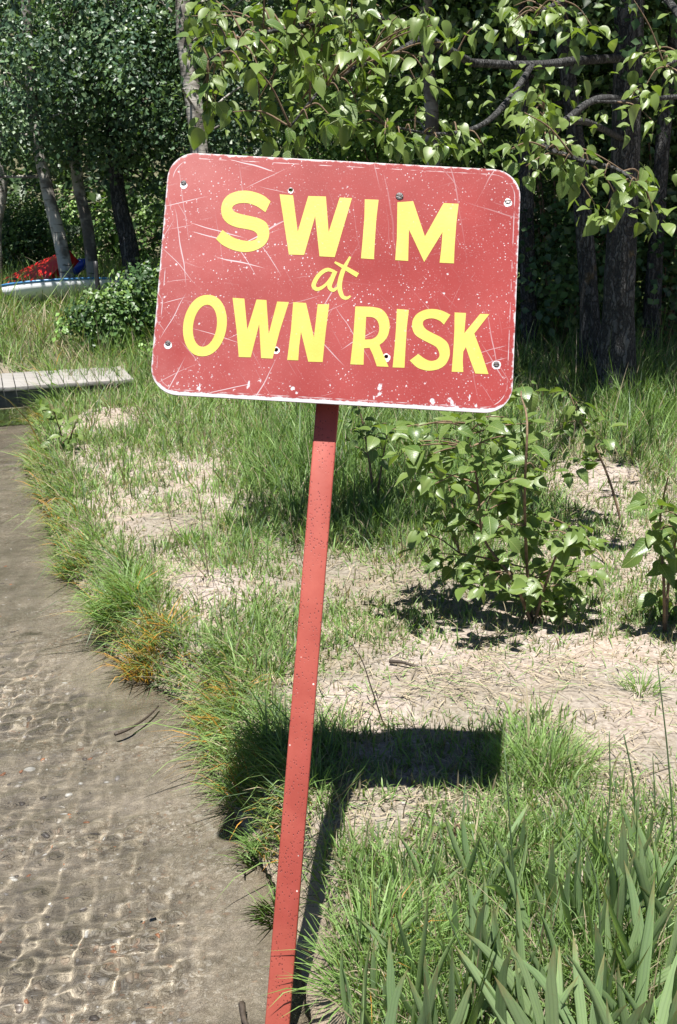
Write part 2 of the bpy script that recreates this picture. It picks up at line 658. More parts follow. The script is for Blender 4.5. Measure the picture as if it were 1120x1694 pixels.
def post_red():
    t = NT('pitted_red_post_paint')
    v = t.coord()
    n = t.noise(v, 7, 5, .6)
    c = t.mix(t.rng(n, .35, .65), (.27, .048, .033), (.35, .078, .055))
    c = t.mix(t.rng(t.noise(t.coord((1, 1, .25)), 16, 4), .55, .75, 0, .45), c, (.34, .06, .05))
    vs = t.coord((1, 1, .45))
    pit = t.math('MULTIPLY', t.rng(t.math('ADD', t.vor(vs, 210, 'F1'), t.math('MULTIPLY', t.noise(v, 300, 2), .3)), .30, .42, 1, 0), t.rng(t.noise(v, 30, 3), .40, .50))
    c = t.mix(t.math('MULTIPLY', pit, .95), c, (.11, .022, .02))
    w = t.rng(t.vor(t.coord((1, 1, 1), (0, 0, 0), (1, 4, 2)), 38, 'F1'), .05, .09, 1, 0)
    w = t.math('MULTIPLY', w, t.rng(t.noise(v, 5, 2), .56, .6))
    c = t.mix(w, c, (.75, .68, .62))
    return t.done(t.pbr(c, .48, .45, normal=t.bump(t.math('SUBTRACT', n, pit), .4, .003)))


# ------------------------------------------------------------------ ground sheet and lake
def axis(segs):
    out = [segs[0][0]]
    for a, b, st in segs:
        k = max(1, int(round((b - a) / st)))
        out += list(np.linspace(a, b, k + 1)[1:])
    return np.array(out)


gx = axis([(-60, -12, 3), (-12, -4, .4), (-4, -1.6, .05), (-1.6, .1, .013), (.1, 1.9, .028), (1.9, 5, .09), (5, 14, .5), (14, 60, 3)])
gy = axis([(-40, -4, 3), (-4, 1.2, .3), (1.2, 1.7, .028), (1.7, 3.3, .013), (3.3, 5.0, .026), (5, 9, .05), (9, 17, .1), (17, 46, .6), (46, 120, 6)])
GX, GY = np.meshgrid(gx, gy)
GZ = H(GX, GY)
nx, ny = len(gx), len(gy)
ii = np.arange(nx * ny).reshape(ny, nx)
q = np.stack([ii[:-1, :-1].ravel(), ii[:-1, 1:].ravel(), ii[1:, 1:].ravel(), ii[1:, :-1].ravel()], 1)
g_me = mesh_np('ground', np.stack([GX.ravel(), GY.ravel(), GZ.ravel()], 1), [q], smooth=True)
U = (GX - shore_x(GY)).ravel()
bedv = sstep(.06, -.02, U)
_px, _py = project(np.stack([GX.ravel(), GY.ravel(), GZ.ravel()], 1))
greenv = np.maximum(sstep(10.8, 12.5, GY.ravel()), .75 * sstep(8.4, 9.4, GY.ravel()) * sstep(.5, 1.2, GX.ravel())) + .45 * sstep(.42, .6, fbm(GX.ravel() * 1.3, GY.ravel() * 1.3, 61))
greenv = np.clip(greenv, 0, 1)
mudv = sstep(-.10, -.02, U) * sstep(.16, .05, U) * (.5 + .5 * fbm(GX.ravel() * 4, GY.ravel() * 4, 15))
for nm_, val in (('bed', bedv), ('green', greenv), ('mud', mudv)):
    at_ = g_me.attributes.new(nm_, 'FLOAT', 'POINT')
    at_.data.foreach_set('value', val.astype(np.float32))
ground_o = link('ground', g_me, M_GROUND, kind='structure')

wx = axis([(-60, -8, 6), (-8, -4, .5), (-4, -1.6, .05), (-1.6, -1.0, .012), (-1.0, .1, .0065), (.1, .3, .05), (.3, 1.5, .3)])
wy = axis([(-30, 0, 3), (0, 1.5, .1), (1.5, 3.2, .0065), (3.2, 4.4, .012), (4.4, 7, .04), (7, 12, .1), (12, 16, .5)])
WX, WY = np.meshgrid(wx, wy)


def ripple(x, y):
    r = np.random.default_rng(29)
    z = np.zeros_like(x)
    gate = .4 + .75 * sstep(.35, .7, fbm(x * 1.5, y * 2.2, 301, 2))
    for lam in (.033, .036, .041, .045, .05, .056, .064, .075, .09, .11, .14, .18, .24, .32):
        k = TAU / lam
        a = r.uniform(0, math.pi)
        z = z + min(8.0 / k ** 2, .0013) * np.sin(k * (x * math.cos(a) + 1.1 * y * math.sin(a)) + r.uniform(0, TAU) + 3.0 * fbm(x * 2.2, y * 2.2, 5, 1)) * (gate * sstep(5.2, 3.8, y) if lam < .1 else sstep(14, 9, y))
    u = x - shore_x(y)
    return z * (.15 + .85 * sstep(-.08, -.35, u))


TAU = 2 * math.pi
WZ = WATER_Z + ripple(WX, WY)
ii = np.arange(WX.size).reshape(WX.shape)
q = np.stack([ii[:-1, :-1].ravel(), ii[:-1, 1:].ravel(), ii[1:, 1:].ravel(), ii[1:, :-1].ravel()], 1)
water_o = link('water', mesh_np('water', np.stack([WX.ravel(), WY.ravel(), WZ.ravel()], 1), [q], smooth=True), M_WATER, kind='structure')
sun.cycles.is_caustics_light = True
water_o.cycles.is_caustics_caster = True
ground_o.cycles.is_caustics_receiver = True

# ------------------------------------------------------------------ the sign
QUAD = np.array([(283, 251.5), (864, 283), (844, 685), (245, 650.7)], float)
A_ = []
for (u, v), (x, y) in zip([(0, 0), (1, 0), (1, 1), (0, 1)], QUAD):
    A_.append([u, v, 1, 0, 0, 0, -x * u, -x * v, -x])
    A_.append([0, 0, 0, u, v, 1, -y * u, -y * v, -y])
HM = np.linalg.svd(np.array(A_))[2][-1].reshape(3, 3)
KM = np.array([[F_PX, 0, 560], [0, F_PX, 847], [0, 0, 1.]])
B_ = np.linalg.inv(KM) @ HM
if B_[2, 2] < 0:
    B_ = -B_
SIGN_W = 0.80
B_ *= SIGN_W / np.linalg.norm(B_[:, 0])
toW = lambda v: v[0] * RT - v[1] * UP + v[2] * FW
s_a, s_b, s_t = toW(B_[:, 0]), toW(B_[:, 1]), CAM + toW(B_[:, 2])
SIGN_H = float(np.linalg.norm(s_b))
SX = s_a / np.linalg.norm(s_a)
SZ = np.cross(SX, -s_b)
SZ /= np.linalg.norm(SZ)              # out of the face, towards the camera
SY = np.cross(SZ, SX)
SC = s_t + s_a / 2 + s_b / 2
MS = Matrix([[SX[0], SY[0], SZ[0], SC[0]], [SX[1], SY[1], SZ[1], SC[1]], [SX[2], SY[2], SZ[2], SC[2]], [0, 0, 0, 1]])


def sgn(px, py, dz=0.0):
    """pixel to sign-plane coordinates (metres)"""
    r = ray(px, py)
    c = SC + SZ * dz
    k = ((c - CAM) @ SZ) / (r @ SZ)
    p = CAM + r * k - SC
    return float(p @ SX), float(p @ SY)


def fill2d(name, loops, depth, bevel=0.0, z0=0.0):
    cu = bpy.data.curves.new(name, 'CURVE')
    cu.dimensions = '2D'
    cu.fill_mode = 'BOTH'
    cu.extrude = depth / 2
    cu.bevel_depth = bevel
    cu.bevel_resolution = 1
    for lp in loops:
        s = cu.splines.new('POLY')
        s.points.add(len(lp) - 1)
        for p, (x, y) in zip(s.points, lp):
            p.co = (x, y, 0, 1)
        s.use_cyclic_u = True
    o = bpy.data.objects.new(name, cu)
    COL.objects.link(o)
    dg = bpy.context.evaluated_depsgraph_get()
    me = bpy.data.meshes.new_from_object(o.evaluated_get(dg))
    bpy.data.objects.remove(o)
    bpy.data.curves.remove(cu)
    for v in me.vertices:
        v.co.z += z0
    me.name = name
    return me


def circle(cx, cy, r, n=20):
    return [(cx + r * math.cos(2 * math.pi * k / n), cy + r * math.sin(2 * math.pi * k / n)) for k in range(n)]


M_RED, M_YEL, M_POST = sign_red(), sign_yellow(), post_red()
M_STEEL = simple('weathered_steel', (.36, .34, .33), .45, .5, .4, 300, .3, .8)
M_DARKSTEEL = simple('dark_screw_steel', (.10, .095, .095), .5, .5, .4, 300, .3, .7)
M_RAIL = simple('old_rail_wood', (.10, .07, .055), .8, .2, .4, 12, .3)
M_BARE = simple('bare_chipped_metal', (.62, .58, .58), .5, .4, .3, 200, .3)

PB = np.array([sgn(459, 1690, -.06), sgn(541, 680, -.06)])
pd_ = PB[1] - PB[0]
pd_ /= np.linalg.norm(pd_)
pn_ = np.array([pd_[1], -pd_[0]])
base2 = PB[0] - pd_ * .45
top2 = PB[1] + pd_ * (SIGN_H - .16)
P3 = lambda p2, z: SC + SX * p2[0] + SY * p2[1] + SZ * z
foot = P3(PB[0] - pd_ * .05, -.06)
sign = thing('lake_sign', foot, 'weathered red metal sign with yellow painted letters on leaning red post', 'sign')


def sign_part(name, me, mat, parent=None):
    o = bpy.data.objects.new(name, me)
    COL.objects.link(o)
    if len(me.materials) == 0:
        me.materials.append(mat)
    if parent is None:
        o.parent = sign
        o.matrix_parent_inverse = Matrix.Translation(-Vector(sign['_w']))
        o.matrix_basis = MS
    else:
        o.parent = parent
    return o


hw, hh, cr = SIGN_W / 2, SIGN_H / 2, .062
outline = []
for cx, cy, a0 in ((hw - cr, hh - cr, 0), (-hw + cr, hh - cr, 90), (-hw + cr, -hh + cr, 180), (hw - cr, -hh + cr, 270)):
    for k in range(11):
        a = math.radians(a0 + k * 9)
        outline.append((cx + cr * math.cos(a), cy + cr * math.sin(a)))
SCREWS = [(304, 303, .0062, 1), (661, 325, .0088, 2), (840, 333, .0070, 2), (278, 568, .0062, 1), (821, 603, .0070, 2)]
HOLES = [(481, 314, .0052), (457, 579, .0046), (639, 590, .0046)]
loops = [outline] + [circle(*sgn(px, py), r) for px, py, r in HOLES]
plate = sign_part('sign_plate', fill2d('sign_plate', loops, .0030, .0006, -.0015), M_RED)

# letters, traced in enlarged crops: (x0, y0) + X / 3.5
ZA, ZB, ZC, ZD = (240, 240), (560, 240), (240, 460), (560, 460)


def zpix(z, pts, s=3.5):
    return [sgn(z[0] + x / s, z[1] + y / s) for x, y in pts]


def rounded(pts, n=3):
    P = np.array(pts + [pts[0]])
    return pts


def closed_smooth(pts, corners=(), n=4):
    """Catmull-Rom through a closed loop, sharp at the listed indices"""
    m = len(pts)
    P = np.array(pts, float)
    out = []
    for i in range(m):
        b, c = P[i], P[(i + 1) % m]
        a = P[i - 1] if i not in corners else 2 * b - c
        d = P[(i + 2) % m] if (i + 1) % m not in corners else 2 * c - b
        for k in range(n):
            t = k / n
            out.append(tuple(.5 * ((2 * b) + (c - a) * t + (2 * a - 5 * b + 4 * c - d) * t * t + (3 * b - a - 3 * c + d) * t ** 3)))
    return out


S1 = [(727, 327), (690, 296), (640, 275), (585, 265), (530, 270), (480, 292), (450, 330), (441, 375), (450, 420), (480, 455), (530, 477), (580, 486),
      (625, 497), (648, 515), (650, 535), (635, 550), (600, 556), (550, 550), (500, 530), (448, 492), (411, 545), (450, 580), (510, 608), (570, 620),
      (630, 613), (685, 585), (713, 545), (719, 500), (705, 455), (670, 430), (620, 415), (560, 402), (520, 388), (505, 368), (515, 350), (545, 338),
      (590, 337), (640, 352), (672, 372), (697, 390)]
S2 = [(648, 213), (600, 190), (550, 180), (500, 185), (455, 208), (430, 245), (427, 290), (445, 330), (485, 357), (530, 380), (565, 400), (582, 430),
      (583, 455), (565, 475), (530, 480), (495, 465), (462, 440), (412, 478), (450, 515), (490, 532), (530, 537), (580, 527), (620, 500), (642, 455),
      (643, 415), (630, 375), (595, 345), (550, 322), (510, 300), (490, 275), (492, 250), (515, 237), (550, 235), (585, 248), (610, 270)]
O_out = [(347 + 126 * math.copysign(abs(math.cos(a)) ** .92, math.cos(a)) + 16 * math.sin(a), 276 - 178 * math.sin(a)) for a in np.linspace(0, 2 * math.pi, 40, endpoint=False)]
O_in = [(347 + 69 * math.cos(a) + 13 * math.sin(a), 277 - 122 * math.sin(a)) for a in np.linspace(0, 2 * math.pi, 32, endpoint=False)]
R_out = [(98, 165), (150, 166), (200, 168), (250, 182), (284, 222), (296, 275), (287, 330), (264, 366), (237, 388), (262, 450), (290, 515), (222, 512), (200, 448), (180, 405), (148, 407), (145, 503), (68, 500), (85, 350)]
R_in = [(160, 225), (200, 229), (226, 250), (236, 290), (226, 330), (196, 353), (153, 357)]
LET = [
    ('S', [zpix(ZA, closed_smooth(S1, (0, 19, 20, 39)))]),
    ('W', [zpix(ZA, [(779, 286), (857, 292), (884, 503), (945, 296), (1047, 299), (1063, 505), (1127, 305), (1198, 308), (1098, 650), (1010, 645), (985, 412), (921, 637), (833, 635)])]),
    ('I', [zpix(ZB, [(152, 315), (232, 318), (219, 430), (210, 560), (205, 662), (130, 657), (140, 545), (150, 420)])]),
    ('M', [zpix(ZB, [(341, 332), (432, 326), (500, 530), (608, 337), (695, 341), (682, 450), (672, 590), (668, 686), (585, 682), (596, 590), (602, 505), (496, 678), (408, 490), (405, 590), (403, 672), (328, 667), (338, 540)])]),
    ('O', [zpix(ZC, O_out), zpix(ZC, O_in)]),
    ('W', [zpix(ZC, [(507, 115), (575, 120), (592, 300), (646, 125), (703, 128), (716, 325), (765, 137), (833, 140), (782, 300), (738, 467), (672, 464), (661, 268), (612, 460), (543, 458), (530, 300)])]),
    ('N', [zpix(ZC, [(858, 140), (932, 145), (978, 345), (1000, 152), (1066, 153), (1046, 310), (1028, 487), (945, 485), (903, 312), (892, 400), (887, 477), (823, 475), (845, 300)])]),
    ('R', [zpix(ZD, closed_smooth(R_out, (0, 1, 2, 8, 9, 10, 11, 12, 13, 14, 15, 16, 17))), zpix(ZD, closed_smooth(R_in, (0, 6)))]),
    ('I', [zpix(ZD, [(338, 180), (407, 185), (395, 290), (387, 420), (382, 520), (313, 518), (325, 400), (333, 290)])]),
    ('S', [zpix(ZD, closed_smooth(S2, (0, 16, 17, 34)))]),
    ('K', [zpix(ZD, [(672, 200), (738, 203), (728, 320), (820, 208), (873, 210), (786, 322), (830, 440), (868, 557), (792, 553), (762, 475), (737, 400), (722, 428), (719, 480), (722, 545), (655, 543), (666, 400), (671, 300)])]),
]


def stroke_loop(pts, widths, n=8):
    P = smooth_path([(x, y, 0) for x, y in pts], n)[:, :2]
    w = np.interp(np.linspace(0, 1, len(P)), np.linspace(0, 1, len(widths)), widths) / 2
    T = np.gradient(P, axis=0)
    T /= np.linalg.norm(T, axis=1)[:, None]
    N = np.stack([-T[:, 1], T[:, 0]], 1)
    return [tuple(p) for p in np.vstack([P + N * w[:, None], (P - N * w[:, None])[::-1]])]


Z1 = (240, 230)


def stroke_mesh(name, strokes, depth, z0):
    bm = bmesh.new()
    for k, (pts, wd) in enumerate(strokes):
        me = fill2d(name, [zpix(Z1, stroke_loop(pts, wd), 1.75)], depth, 0, z0 + k * .00012)
        bm.from_mesh(me)
        bpy.data.meshes.remove(me)
    me = bpy.data.meshes.new(name)
    bm.to_mesh(me)
    bm.free()
    return me


for ch, lps in LET:
    sign_part('letter', fill2d('letter', lps, .0007, 0, .0008), M_YEL, plate)
sign_part('letter', stroke_mesh('letter', [([(549, 384), (526, 379), (502, 396), (488, 424), (500, 435), (524, 421), (550, 386)], [8, 11, 12, 13, 11, 8, 7]),
                                            ([(551, 382), (541, 406), (534, 428), (545, 438), (560, 428)], [13, 13, 13, 10, 5])], .0007, .0008), M_YEL, plate)
sign_part('letter', stroke_mesh('letter', [([(594, 341), (573, 382), (563, 424), (570, 454), (583, 461), (595, 455)], [6, 13, 14, 12, 9, 5]),
                                            ([(549, 357), (580, 374), (616, 395)], [6, 12, 14])], .0007, .0008), M_YEL, plate)


def screw_mesh(r, h, slot=True):
    n = 24
    bm = bmesh.new()
    prof = [(r, 0), (r, h * .45), (r * .86, h * .8), (r * .55, h)]
    rings = []
    for pr, pz in prof:
        rings.append([bm.verts.new((pr * math.cos(2 * math.pi * k / n), pr * math.sin(2 * math.pi * k / n), pz)) for k in range(n)])
    for a, b in zip(rings[:-1], rings[1:]):
        for k in range(n):
            bm.faces.new((a[k], a[(k + 1) % n], b[(k + 1) % n], b[k]))
    bm.faces.new(rings[-1])
    me = bpy.data.meshes.new('screw')
    bm.to_mesh(me)
    bm.free()
    return me


for px, py, r, mode in SCREWS:
    x, y = sgn(px, py)
    o = sign_part('screw', screw_mesh(r, .0025), M_STEEL if (px, py) == (840, 333) else M_DARKSTEEL, plate)
    o.location = (x, y, .0004)
    o.rotation_euler.z = random.uniform(-.5, .5)
    V, Fc = box_vf((0, 0, .00255), (r * .98, 0, 0), (0, r * .13, 0), (0, 0, .00025))
    sl = sign_part('slot', mesh_np('slot', V, Fc), M_RAIL if mode == 2 else M_DARKSTEEL, plate)
    sl.location = o.location
    sl.rotation_euler.z = o.rotation_euler.z
for px, py, r in [(304, 307, .0088), (278, 571, .0088), (821, 604, .0100), (457, 580, .0085), (639, 592, .0095), (840, 336, .0092), (481, 316, .0066)]:
    x, y = sgn(px, py)
    ring = [(x + r * (1 + .22 * (random.random() - .5)) * math.cos(a), y + r * (1 + .22 * (random.random() - .5)) * math.sin(a)) for a in np.linspace(0, 2 * math.pi, 16, endpoint=False)]
    hole = [h for h in HOLES if abs(h[0] - px) < 3]
    lps = [ring] + ([circle(*sgn(hole[0][0], hole[0][1]), hole[0][2])] if hole else [])
    sign_part('bare_ring', fill2d('bare_ring', lps, .0003, 0, .0009), M_BARE, plate)

# post: square tube behind the plate, with two spacer rails
px_, dx_ = .0258, .019
bc = (base2 + top2) / 2
hl = np.linalg.norm(top2 - base2) / 2
post_dir = SX * pd_[0] + SY * pd_[1]
post_nrm = SX * pn_[0] + SY * pn_[1]
pme = bevel_box('post', P3(bc, -.055 - dx_), post_nrm * px_, post_dir * hl, SZ * dx_, .003)
link('post', pme, M_POST, sign)
for v_ in (-hh + .10, hh - .10):
    xc = PB[1][0] + (v_ - PB[1][1]) * pd_[0] / pd_[1]
    link('spacer_rail', bevel_box('spacer_rail', P3((xc * .3, v_), -.0295), SX * .33, SY * .022, SZ * .0255, .002), M_RAIL, sign)

# ------------------------------------------------------------------ grass
TAU = 2 * math.pi
C_FRESH = np.array([.135, .25, .060])
C_LIGHT = np.array([.245, .37, .120])
C_BLUE = np.array([.115, .185, .095])
C_DEEP = np.array([.060, .115, .030])
C_STRAW = np.array([.37, .315, .215])
C_ORANGE = np.array([.46, .24, .045])


def blades(base, length, width, azim, lean, bend, col_root, col_tip):
    """ribbons of three segments: base (n,3), lean = angle from vertical at the root, bend = extra angle at the tip"""
    n = len(base)
    side = np.stack([-np.sin(azim), np.cos(azim), np.zeros(n)], 1)
    tw = RNG.uniform(-1.2, 1.2, n)
    hd = np.stack([np.cos(azim), np.sin(azim), np.zeros(n)], 1)
    side = side * np.cos(tw)[:, None] + hd * np.sin(tw)[:, None]
    pts = [base]
    a = lean.copy()
    for k in range(3):
        st = length / 3
        d = hd * np.sin(a)[:, None] + np.array([0, 0, 1.0]) * np.cos(a)[:, None]
        pts.append(pts[-1] + d * st[:, None])
        a = a + bend / 2
    wd = [1.0, .92, .62, 0]
    V = np.empty((n, 7, 3), np.float32)
    Cc = np.empty((n, 7, 3), np.float32)
    for k in range(3):
        V[:, 2 * k] = pts[k] - side * (width * wd[k] / 2)[:, None]
        V[:, 2 * k + 1] = pts[k] + side * (width * wd[k] / 2)[:, None]
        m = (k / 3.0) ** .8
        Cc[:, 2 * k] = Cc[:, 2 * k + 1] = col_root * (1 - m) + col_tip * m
    V[:, 6] = pts[3]
    Cc[:, 6] = col_tip
    o = np.arange(n)[:, None] * 7
    Q = np.concatenate([o + np.array([[0, 1, 3, 2]]), o + np.array([[2, 3, 5, 4]])])
    T = o + np.array([[4, 5, 6]])
    return V.reshape(-1, 3), [Q, T], Cc.reshape(-1, 3)


def land_mask(x, y):
    return x - shore_x(y)


def patch(px, py, list_):
    """sum of soft ellipses in photograph pixels -> the ground point's density"""
    s = np.zeros_like(px)
    for cx, cy, rx, ry, w in list_:
        s = np.maximum(s, w * np.exp(-(((px - cx) / rx) ** 2 + ((py - cy) / ry) ** 2) ** 1.5))
    return s


BARE = [(265, 868, 95, 22, 1), (330, 970, 85, 26, .7), (700, 1130, 260, 60, .8), (1010, 1130, 150, 75, .9), (1020, 1230, 130, 70, .8),
        (600, 1360, 120, 26, .75), (970, 790, 90, 45, .75), (45, 555, 36, 24, 1), (200, 690, 50, 20, .5), (330, 780, 80, 20, .3), (620, 960, 120, 50, .55), (560, 1180, 100, 20, .7),
        (75, 590, 60, 14, .8), (120, 615, 90, 10, .8)]
LUSH = [(900, 1260, 80, 70, 1), (560, 780, 170, 120, 1), (760, 800, 160, 110, .8), (300, 690, 190, 50, .5), (640, 900, 80, 50, .7), (1060, 690, 90, 60, 1), (200, 980, 60, 60, .6),
        (700, 1560, 220, 160, .55), (1000, 1560, 160, 200, .4), (590, 1600, 70, 160, .6), (400, 900, 90, 50, .5), (430, 1080, 80, 60, .8), (480, 1250, 100, 90, .8), (900, 1440, 200, 90, .7)]


def scatter_clumps(n, ymin, ymax, seed):
    r = np.random.default_rng(seed)
    y = ymin * (ymax / ymin) ** r.random(n)
    x = (r.random(n) - .5) * 2 * (.36 * y + .35)
    return x, y


def build_grass():
    Vs, Fs, Cs, off = [], [], [], 0
    r = np.random.default_rng(3)
    x, y = scatter_clumps(68000, 1.55, 21, 5)
    u = land_mask(x, y)
    ok = u > np.where(y < 2.45, .09, np.where(y < 3.0, .05, .015))
    x, y, u = x[ok], y[ok], u[ok]
    z = H(x, y)
    P = np.stack([x, y, z], 1)
    px, py = project(P)
    bare = patch(px, py, BARE)
    lush = patch(px, py, LUSH)
    nz = fbm(x * 1.7, y * 1.7, 41)
    fringe = sstep(.30, .04, u) * sstep(.18, .55, fbm(x * 2.6, y * 2.6, 19))
    far = sstep(8.0, 9.5, y)
    dens = .56 + .18 * sstep(2.8, 3.8, P[:, 1]) + .55 * lush + .5 * fringe + .55 * far + 1.1 * (nz - .5) - .80 * bare
    dens = np.clip(dens, 0.03, 1)
    k = r.random(len(x)) < dens
    P, u, px, py, dens, lush, bare, nz, fringe, far = [a[k] for a in (P, u, px, py, dens, lush, bare, nz, fringe, far)]
    n = len(P)
    nb = np.clip((2 + 7 * dens * r.random(n)).astype(int), 2, 10)
    idx = np.repeat(np.arange(n), nb)
    m = len(idx)
    d = P[idx, 1]
    rad = (.018 + .03 * r.random(m)) * (1 + .10 * d)
    az = r.random(m) * TAU
    base = P[idx].copy()
    base[:, 0] += np.cos(az) * rad * r.random(m)
    base[:, 1] += np.sin(az) * rad * r.random(m)
    base[:, 2] = H(base[:, 0], base[:, 1]) - .004
    ok = land_mask(base[:, 0], base[:, 1]) > .004
    idx, d, az, base = idx[ok], d[ok], az[ok], base[ok]
    m = len(idx)
    hgt = .048 + .055 * lush[idx] + .05 * fringe[idx] + .16 * sstep(8.5, 10.5, d) * (.6 + .8 * nz[idx]) + .05 * sstep(5.0, 7.0, d) - .03 * bare[idx]
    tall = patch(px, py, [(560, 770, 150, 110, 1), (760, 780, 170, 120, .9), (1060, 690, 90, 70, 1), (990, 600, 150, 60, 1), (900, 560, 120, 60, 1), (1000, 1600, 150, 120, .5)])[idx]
    hgt = hgt + .12 * tall + .14 * np.exp(-((base[:, 1] - 13.2) / 1.1) ** 2) * sstep(0, -1, base[:, 0])
    hgt = hgt * (.45 + .9 * r.random(m)) * (.7 + .6 * r.random(n))[idx] * np.where(r.random(m) < .06, 1.7, 1.0)
    wid = (.0026 + .0040 * r.random(m) ** 1.8) * (1 + .15 * np.maximum(d - 2, 0))
    caz = r.random(n)[idx] * TAU
    az = np.where(r.random(m) < .55, caz + r.normal(0, .5, m), az)
    ctone = (.75 + .5 * r.random(n) ** 1.3)[idx][:, None]
    lean = r.normal(.5, .36, m)
    bend = np.abs(r.normal(.35, .35, m))
    # the fringe bows out over the water
    fr = fringe[idx] > r.random(m) * 1.3
    az = np.where(fr, math.pi + r.normal(.5, .6, m), az)
    lean = np.where(fr, np.abs(r.normal(.7, .3, m)), lean)
    bend = np.where(fr, np.abs(r.normal(.8, .4, m)), bend)
    hgt = np.where(fr, hgt * np.where(d < 2.9, .95, 1.6), hgt)
    t1, t2, t3 = r.random((m, 1)), r.random((m, 1)), r.random((m, 1))
    tip = C_FRESH * (1 - t1) + C_LIGHT * t1
    tip = np.where(t2 < .16, C_BLUE, tip)
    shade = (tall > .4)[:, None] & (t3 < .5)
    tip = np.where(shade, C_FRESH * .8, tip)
    dry = (.06 + .45 * bare[idx] + .14 * (1 - np.clip(lush[idx], 0, 1)))[:, None]
    tip = np.where(t3 < dry, C_STRAW * (.7 + .5 * t1), tip)
    tip = tip * ctone
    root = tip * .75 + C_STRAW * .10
    orange = fr[:, None] & (u[idx] < .10)[:, None] & (r.random((m, 1)) < .16)
    root = np.where(orange, C_ORANGE, root)
    tip = np.where(orange & (t1 < .5), C_ORANGE * 1.1, tip)
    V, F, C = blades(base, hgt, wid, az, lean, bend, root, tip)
    return V, F, C


V, F, C = build_grass()
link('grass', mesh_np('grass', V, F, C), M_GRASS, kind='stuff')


def build_straw():
    r = np.random.default_rng(9)
    x, y = scatter_clumps(80000, 1.55, 14, 15)
    u = land_mask(x, y)
    P = np.stack([x, y, H(x, y)], 1)
    px, py = project(P)
    k = (u > .05) & (r.random(len(x)) < (.35 + .5 * patch(px, py, BARE)) * (.25 + sstep(.28, .58, fbm(x * 3, y * 3, 88))) * 1.5)
    P = P[k]
    n = len(P)
    P[:, 2] += .004 + .008 * r.random(n)
    az = r.random(n) * TAU
    ln = (.015 + .09 * r.random(n) ** 1.8) * (1 + .05 * P[:, 1])
    wd = (.0016 + .0022 * r.random(n)) * (1 + .14 * np.maximum(P[:, 1] - 2, 0))
    t = r.random((n, 1))
    tip = C_STRAW * (.75 + .6 * t)
    tip = np.where(r.random((n, 1)) < .22, C_STRAW * .42, tip)
    tip = np.where(r.random((n, 1)) < .2, C_FRESH * 1.2, tip)
    return blades(P, ln, wd, az, r.normal(1.46, .10, n), r.normal(.05, .12, n), tip * .9, tip)


V, F, C = build_straw()
link('straw_litter', mesh_np('straw_litter', V, F, C), M_STRAW, kind='stuff')


def tussock(name, px, py, n, length, spread, cols, label, wid=.003, bias=None, orange=0.0, loc=None):
    p = ground(px, py) if loc is None else np.asarray(loc)
    r = np.random.default_rng(int(px * 7 + py))
    az = r.random(n) * TAU
    rr = np.sqrt(r.random(n)) * spread
    base = np.stack([p[0] + np.cos(az) * rr, p[1] + np.sin(az) * rr, np.zeros(n)], 1)
    base[:, 2] = H(base[:, 0], base[:, 1]) - .006
    base[:, 2] = np.maximum(base[:, 2], p[2] - .05)
    lean = np.clip(r.normal(.25, .15, n) + .5 * rr / spread, 0, 1.2)
    if bias is not None:
        az = az * .45 + bias * .55 if False else np.where(r.random(n) < .55, bias + r.normal(0, .6, n), az)
    bend = np.abs(r.normal(.7, .4, n))
    ln = length * (.5 + .7 * r.random(n))
    t = r.random((n, 1))
    tip = cols[0] * (1 - t) + cols[1] * t
    root = tip * .8
    og = r.random((n, 1)) < orange
    root = np.where(og, C_ORANGE, root)
    tip = np.where(og & (t < .6), C_ORANGE * 1.05, tip)
    V, F, C = blades(base, ln, np.full(n, wid) * (.7 + .6 * r.random(n)), az, lean, bend, root, tip)
    o = link(name, mesh_np(name, V, F, C), M_GRASS)
    return tag(o, label, 'grass clump')


GT = (C_FRESH, C_LIGHT)
tussock('grass_tussock', 205, 1010, 372, .24, .10, GT, 'largest bright green tussock bowing over the water at the bank edge', 0.0048, 3.6, .05)
tussock('grass_tussock', 128, 938, 192, .19, .08, GT, 'small arching tussock at the bank corner with orange roots at the waterline', 0.0048, 3.6, .10)
tussock('grass_tussock', 250, 1095, 216, .17, .10, (C_FRESH, C_ORANGE), 'yellowing sedge fringe with orange stems touching the water', 0.0045, 3.7, .42)
tussock('grass_tussock', 375, 1185, 156, .14, .06, (C_LIGHT, C_ORANGE), 'small yellow tuft bending over pale wet sand', 0.0045, 3.6, .45)
tussock('grass_tussock', 420, 1300, 228, .17, .08, GT, 'green tuft overhanging the sand just left of the sign shadow', 0.0042, 3.4, .12)
tussock('grass_tussock', 610, 1600, 252, .17, .09, GT, 'fine green tussock beside the foot of the sign post', 0.0039, None, .02)
tussock('grass_tussock', 640, 865, 252, .20, .12, (C_FRESH, C_DEEP), 'fresh green tuft in the shade beside the poplar sapling', 0.0053, None, 0)
tussock('grass_tussock', 905, 1265, 312, .12, .14, (C_LIGHT, C_LIGHT * .9), 'soft pale green tuft at the right end of the sign shadow', 0.0033, None, 0)
tussock('grass_tussock', 438, 1405, 150, .11, .05, GT, 'short ragged tuft at the waterline in front of the sign shadow', .0040, 3.4, .10)
tussock('grass_tussock', 466, 1500, 120, .09, .05, GT, 'sparse low tuft half hidden behind the middle of the sign post', .0040, 3.4, .05)
tussock('grass_tussock', 1060, 1140, 84, .09, .05, GT, 'lone small green tuft on bare sandy ground', 0.0039, None, 0)
tussock('grass_tussock', 310, 895, 96, .12, .05, GT, 'short green tuft in front of the bare sand mound', 0.0045, None, 0)

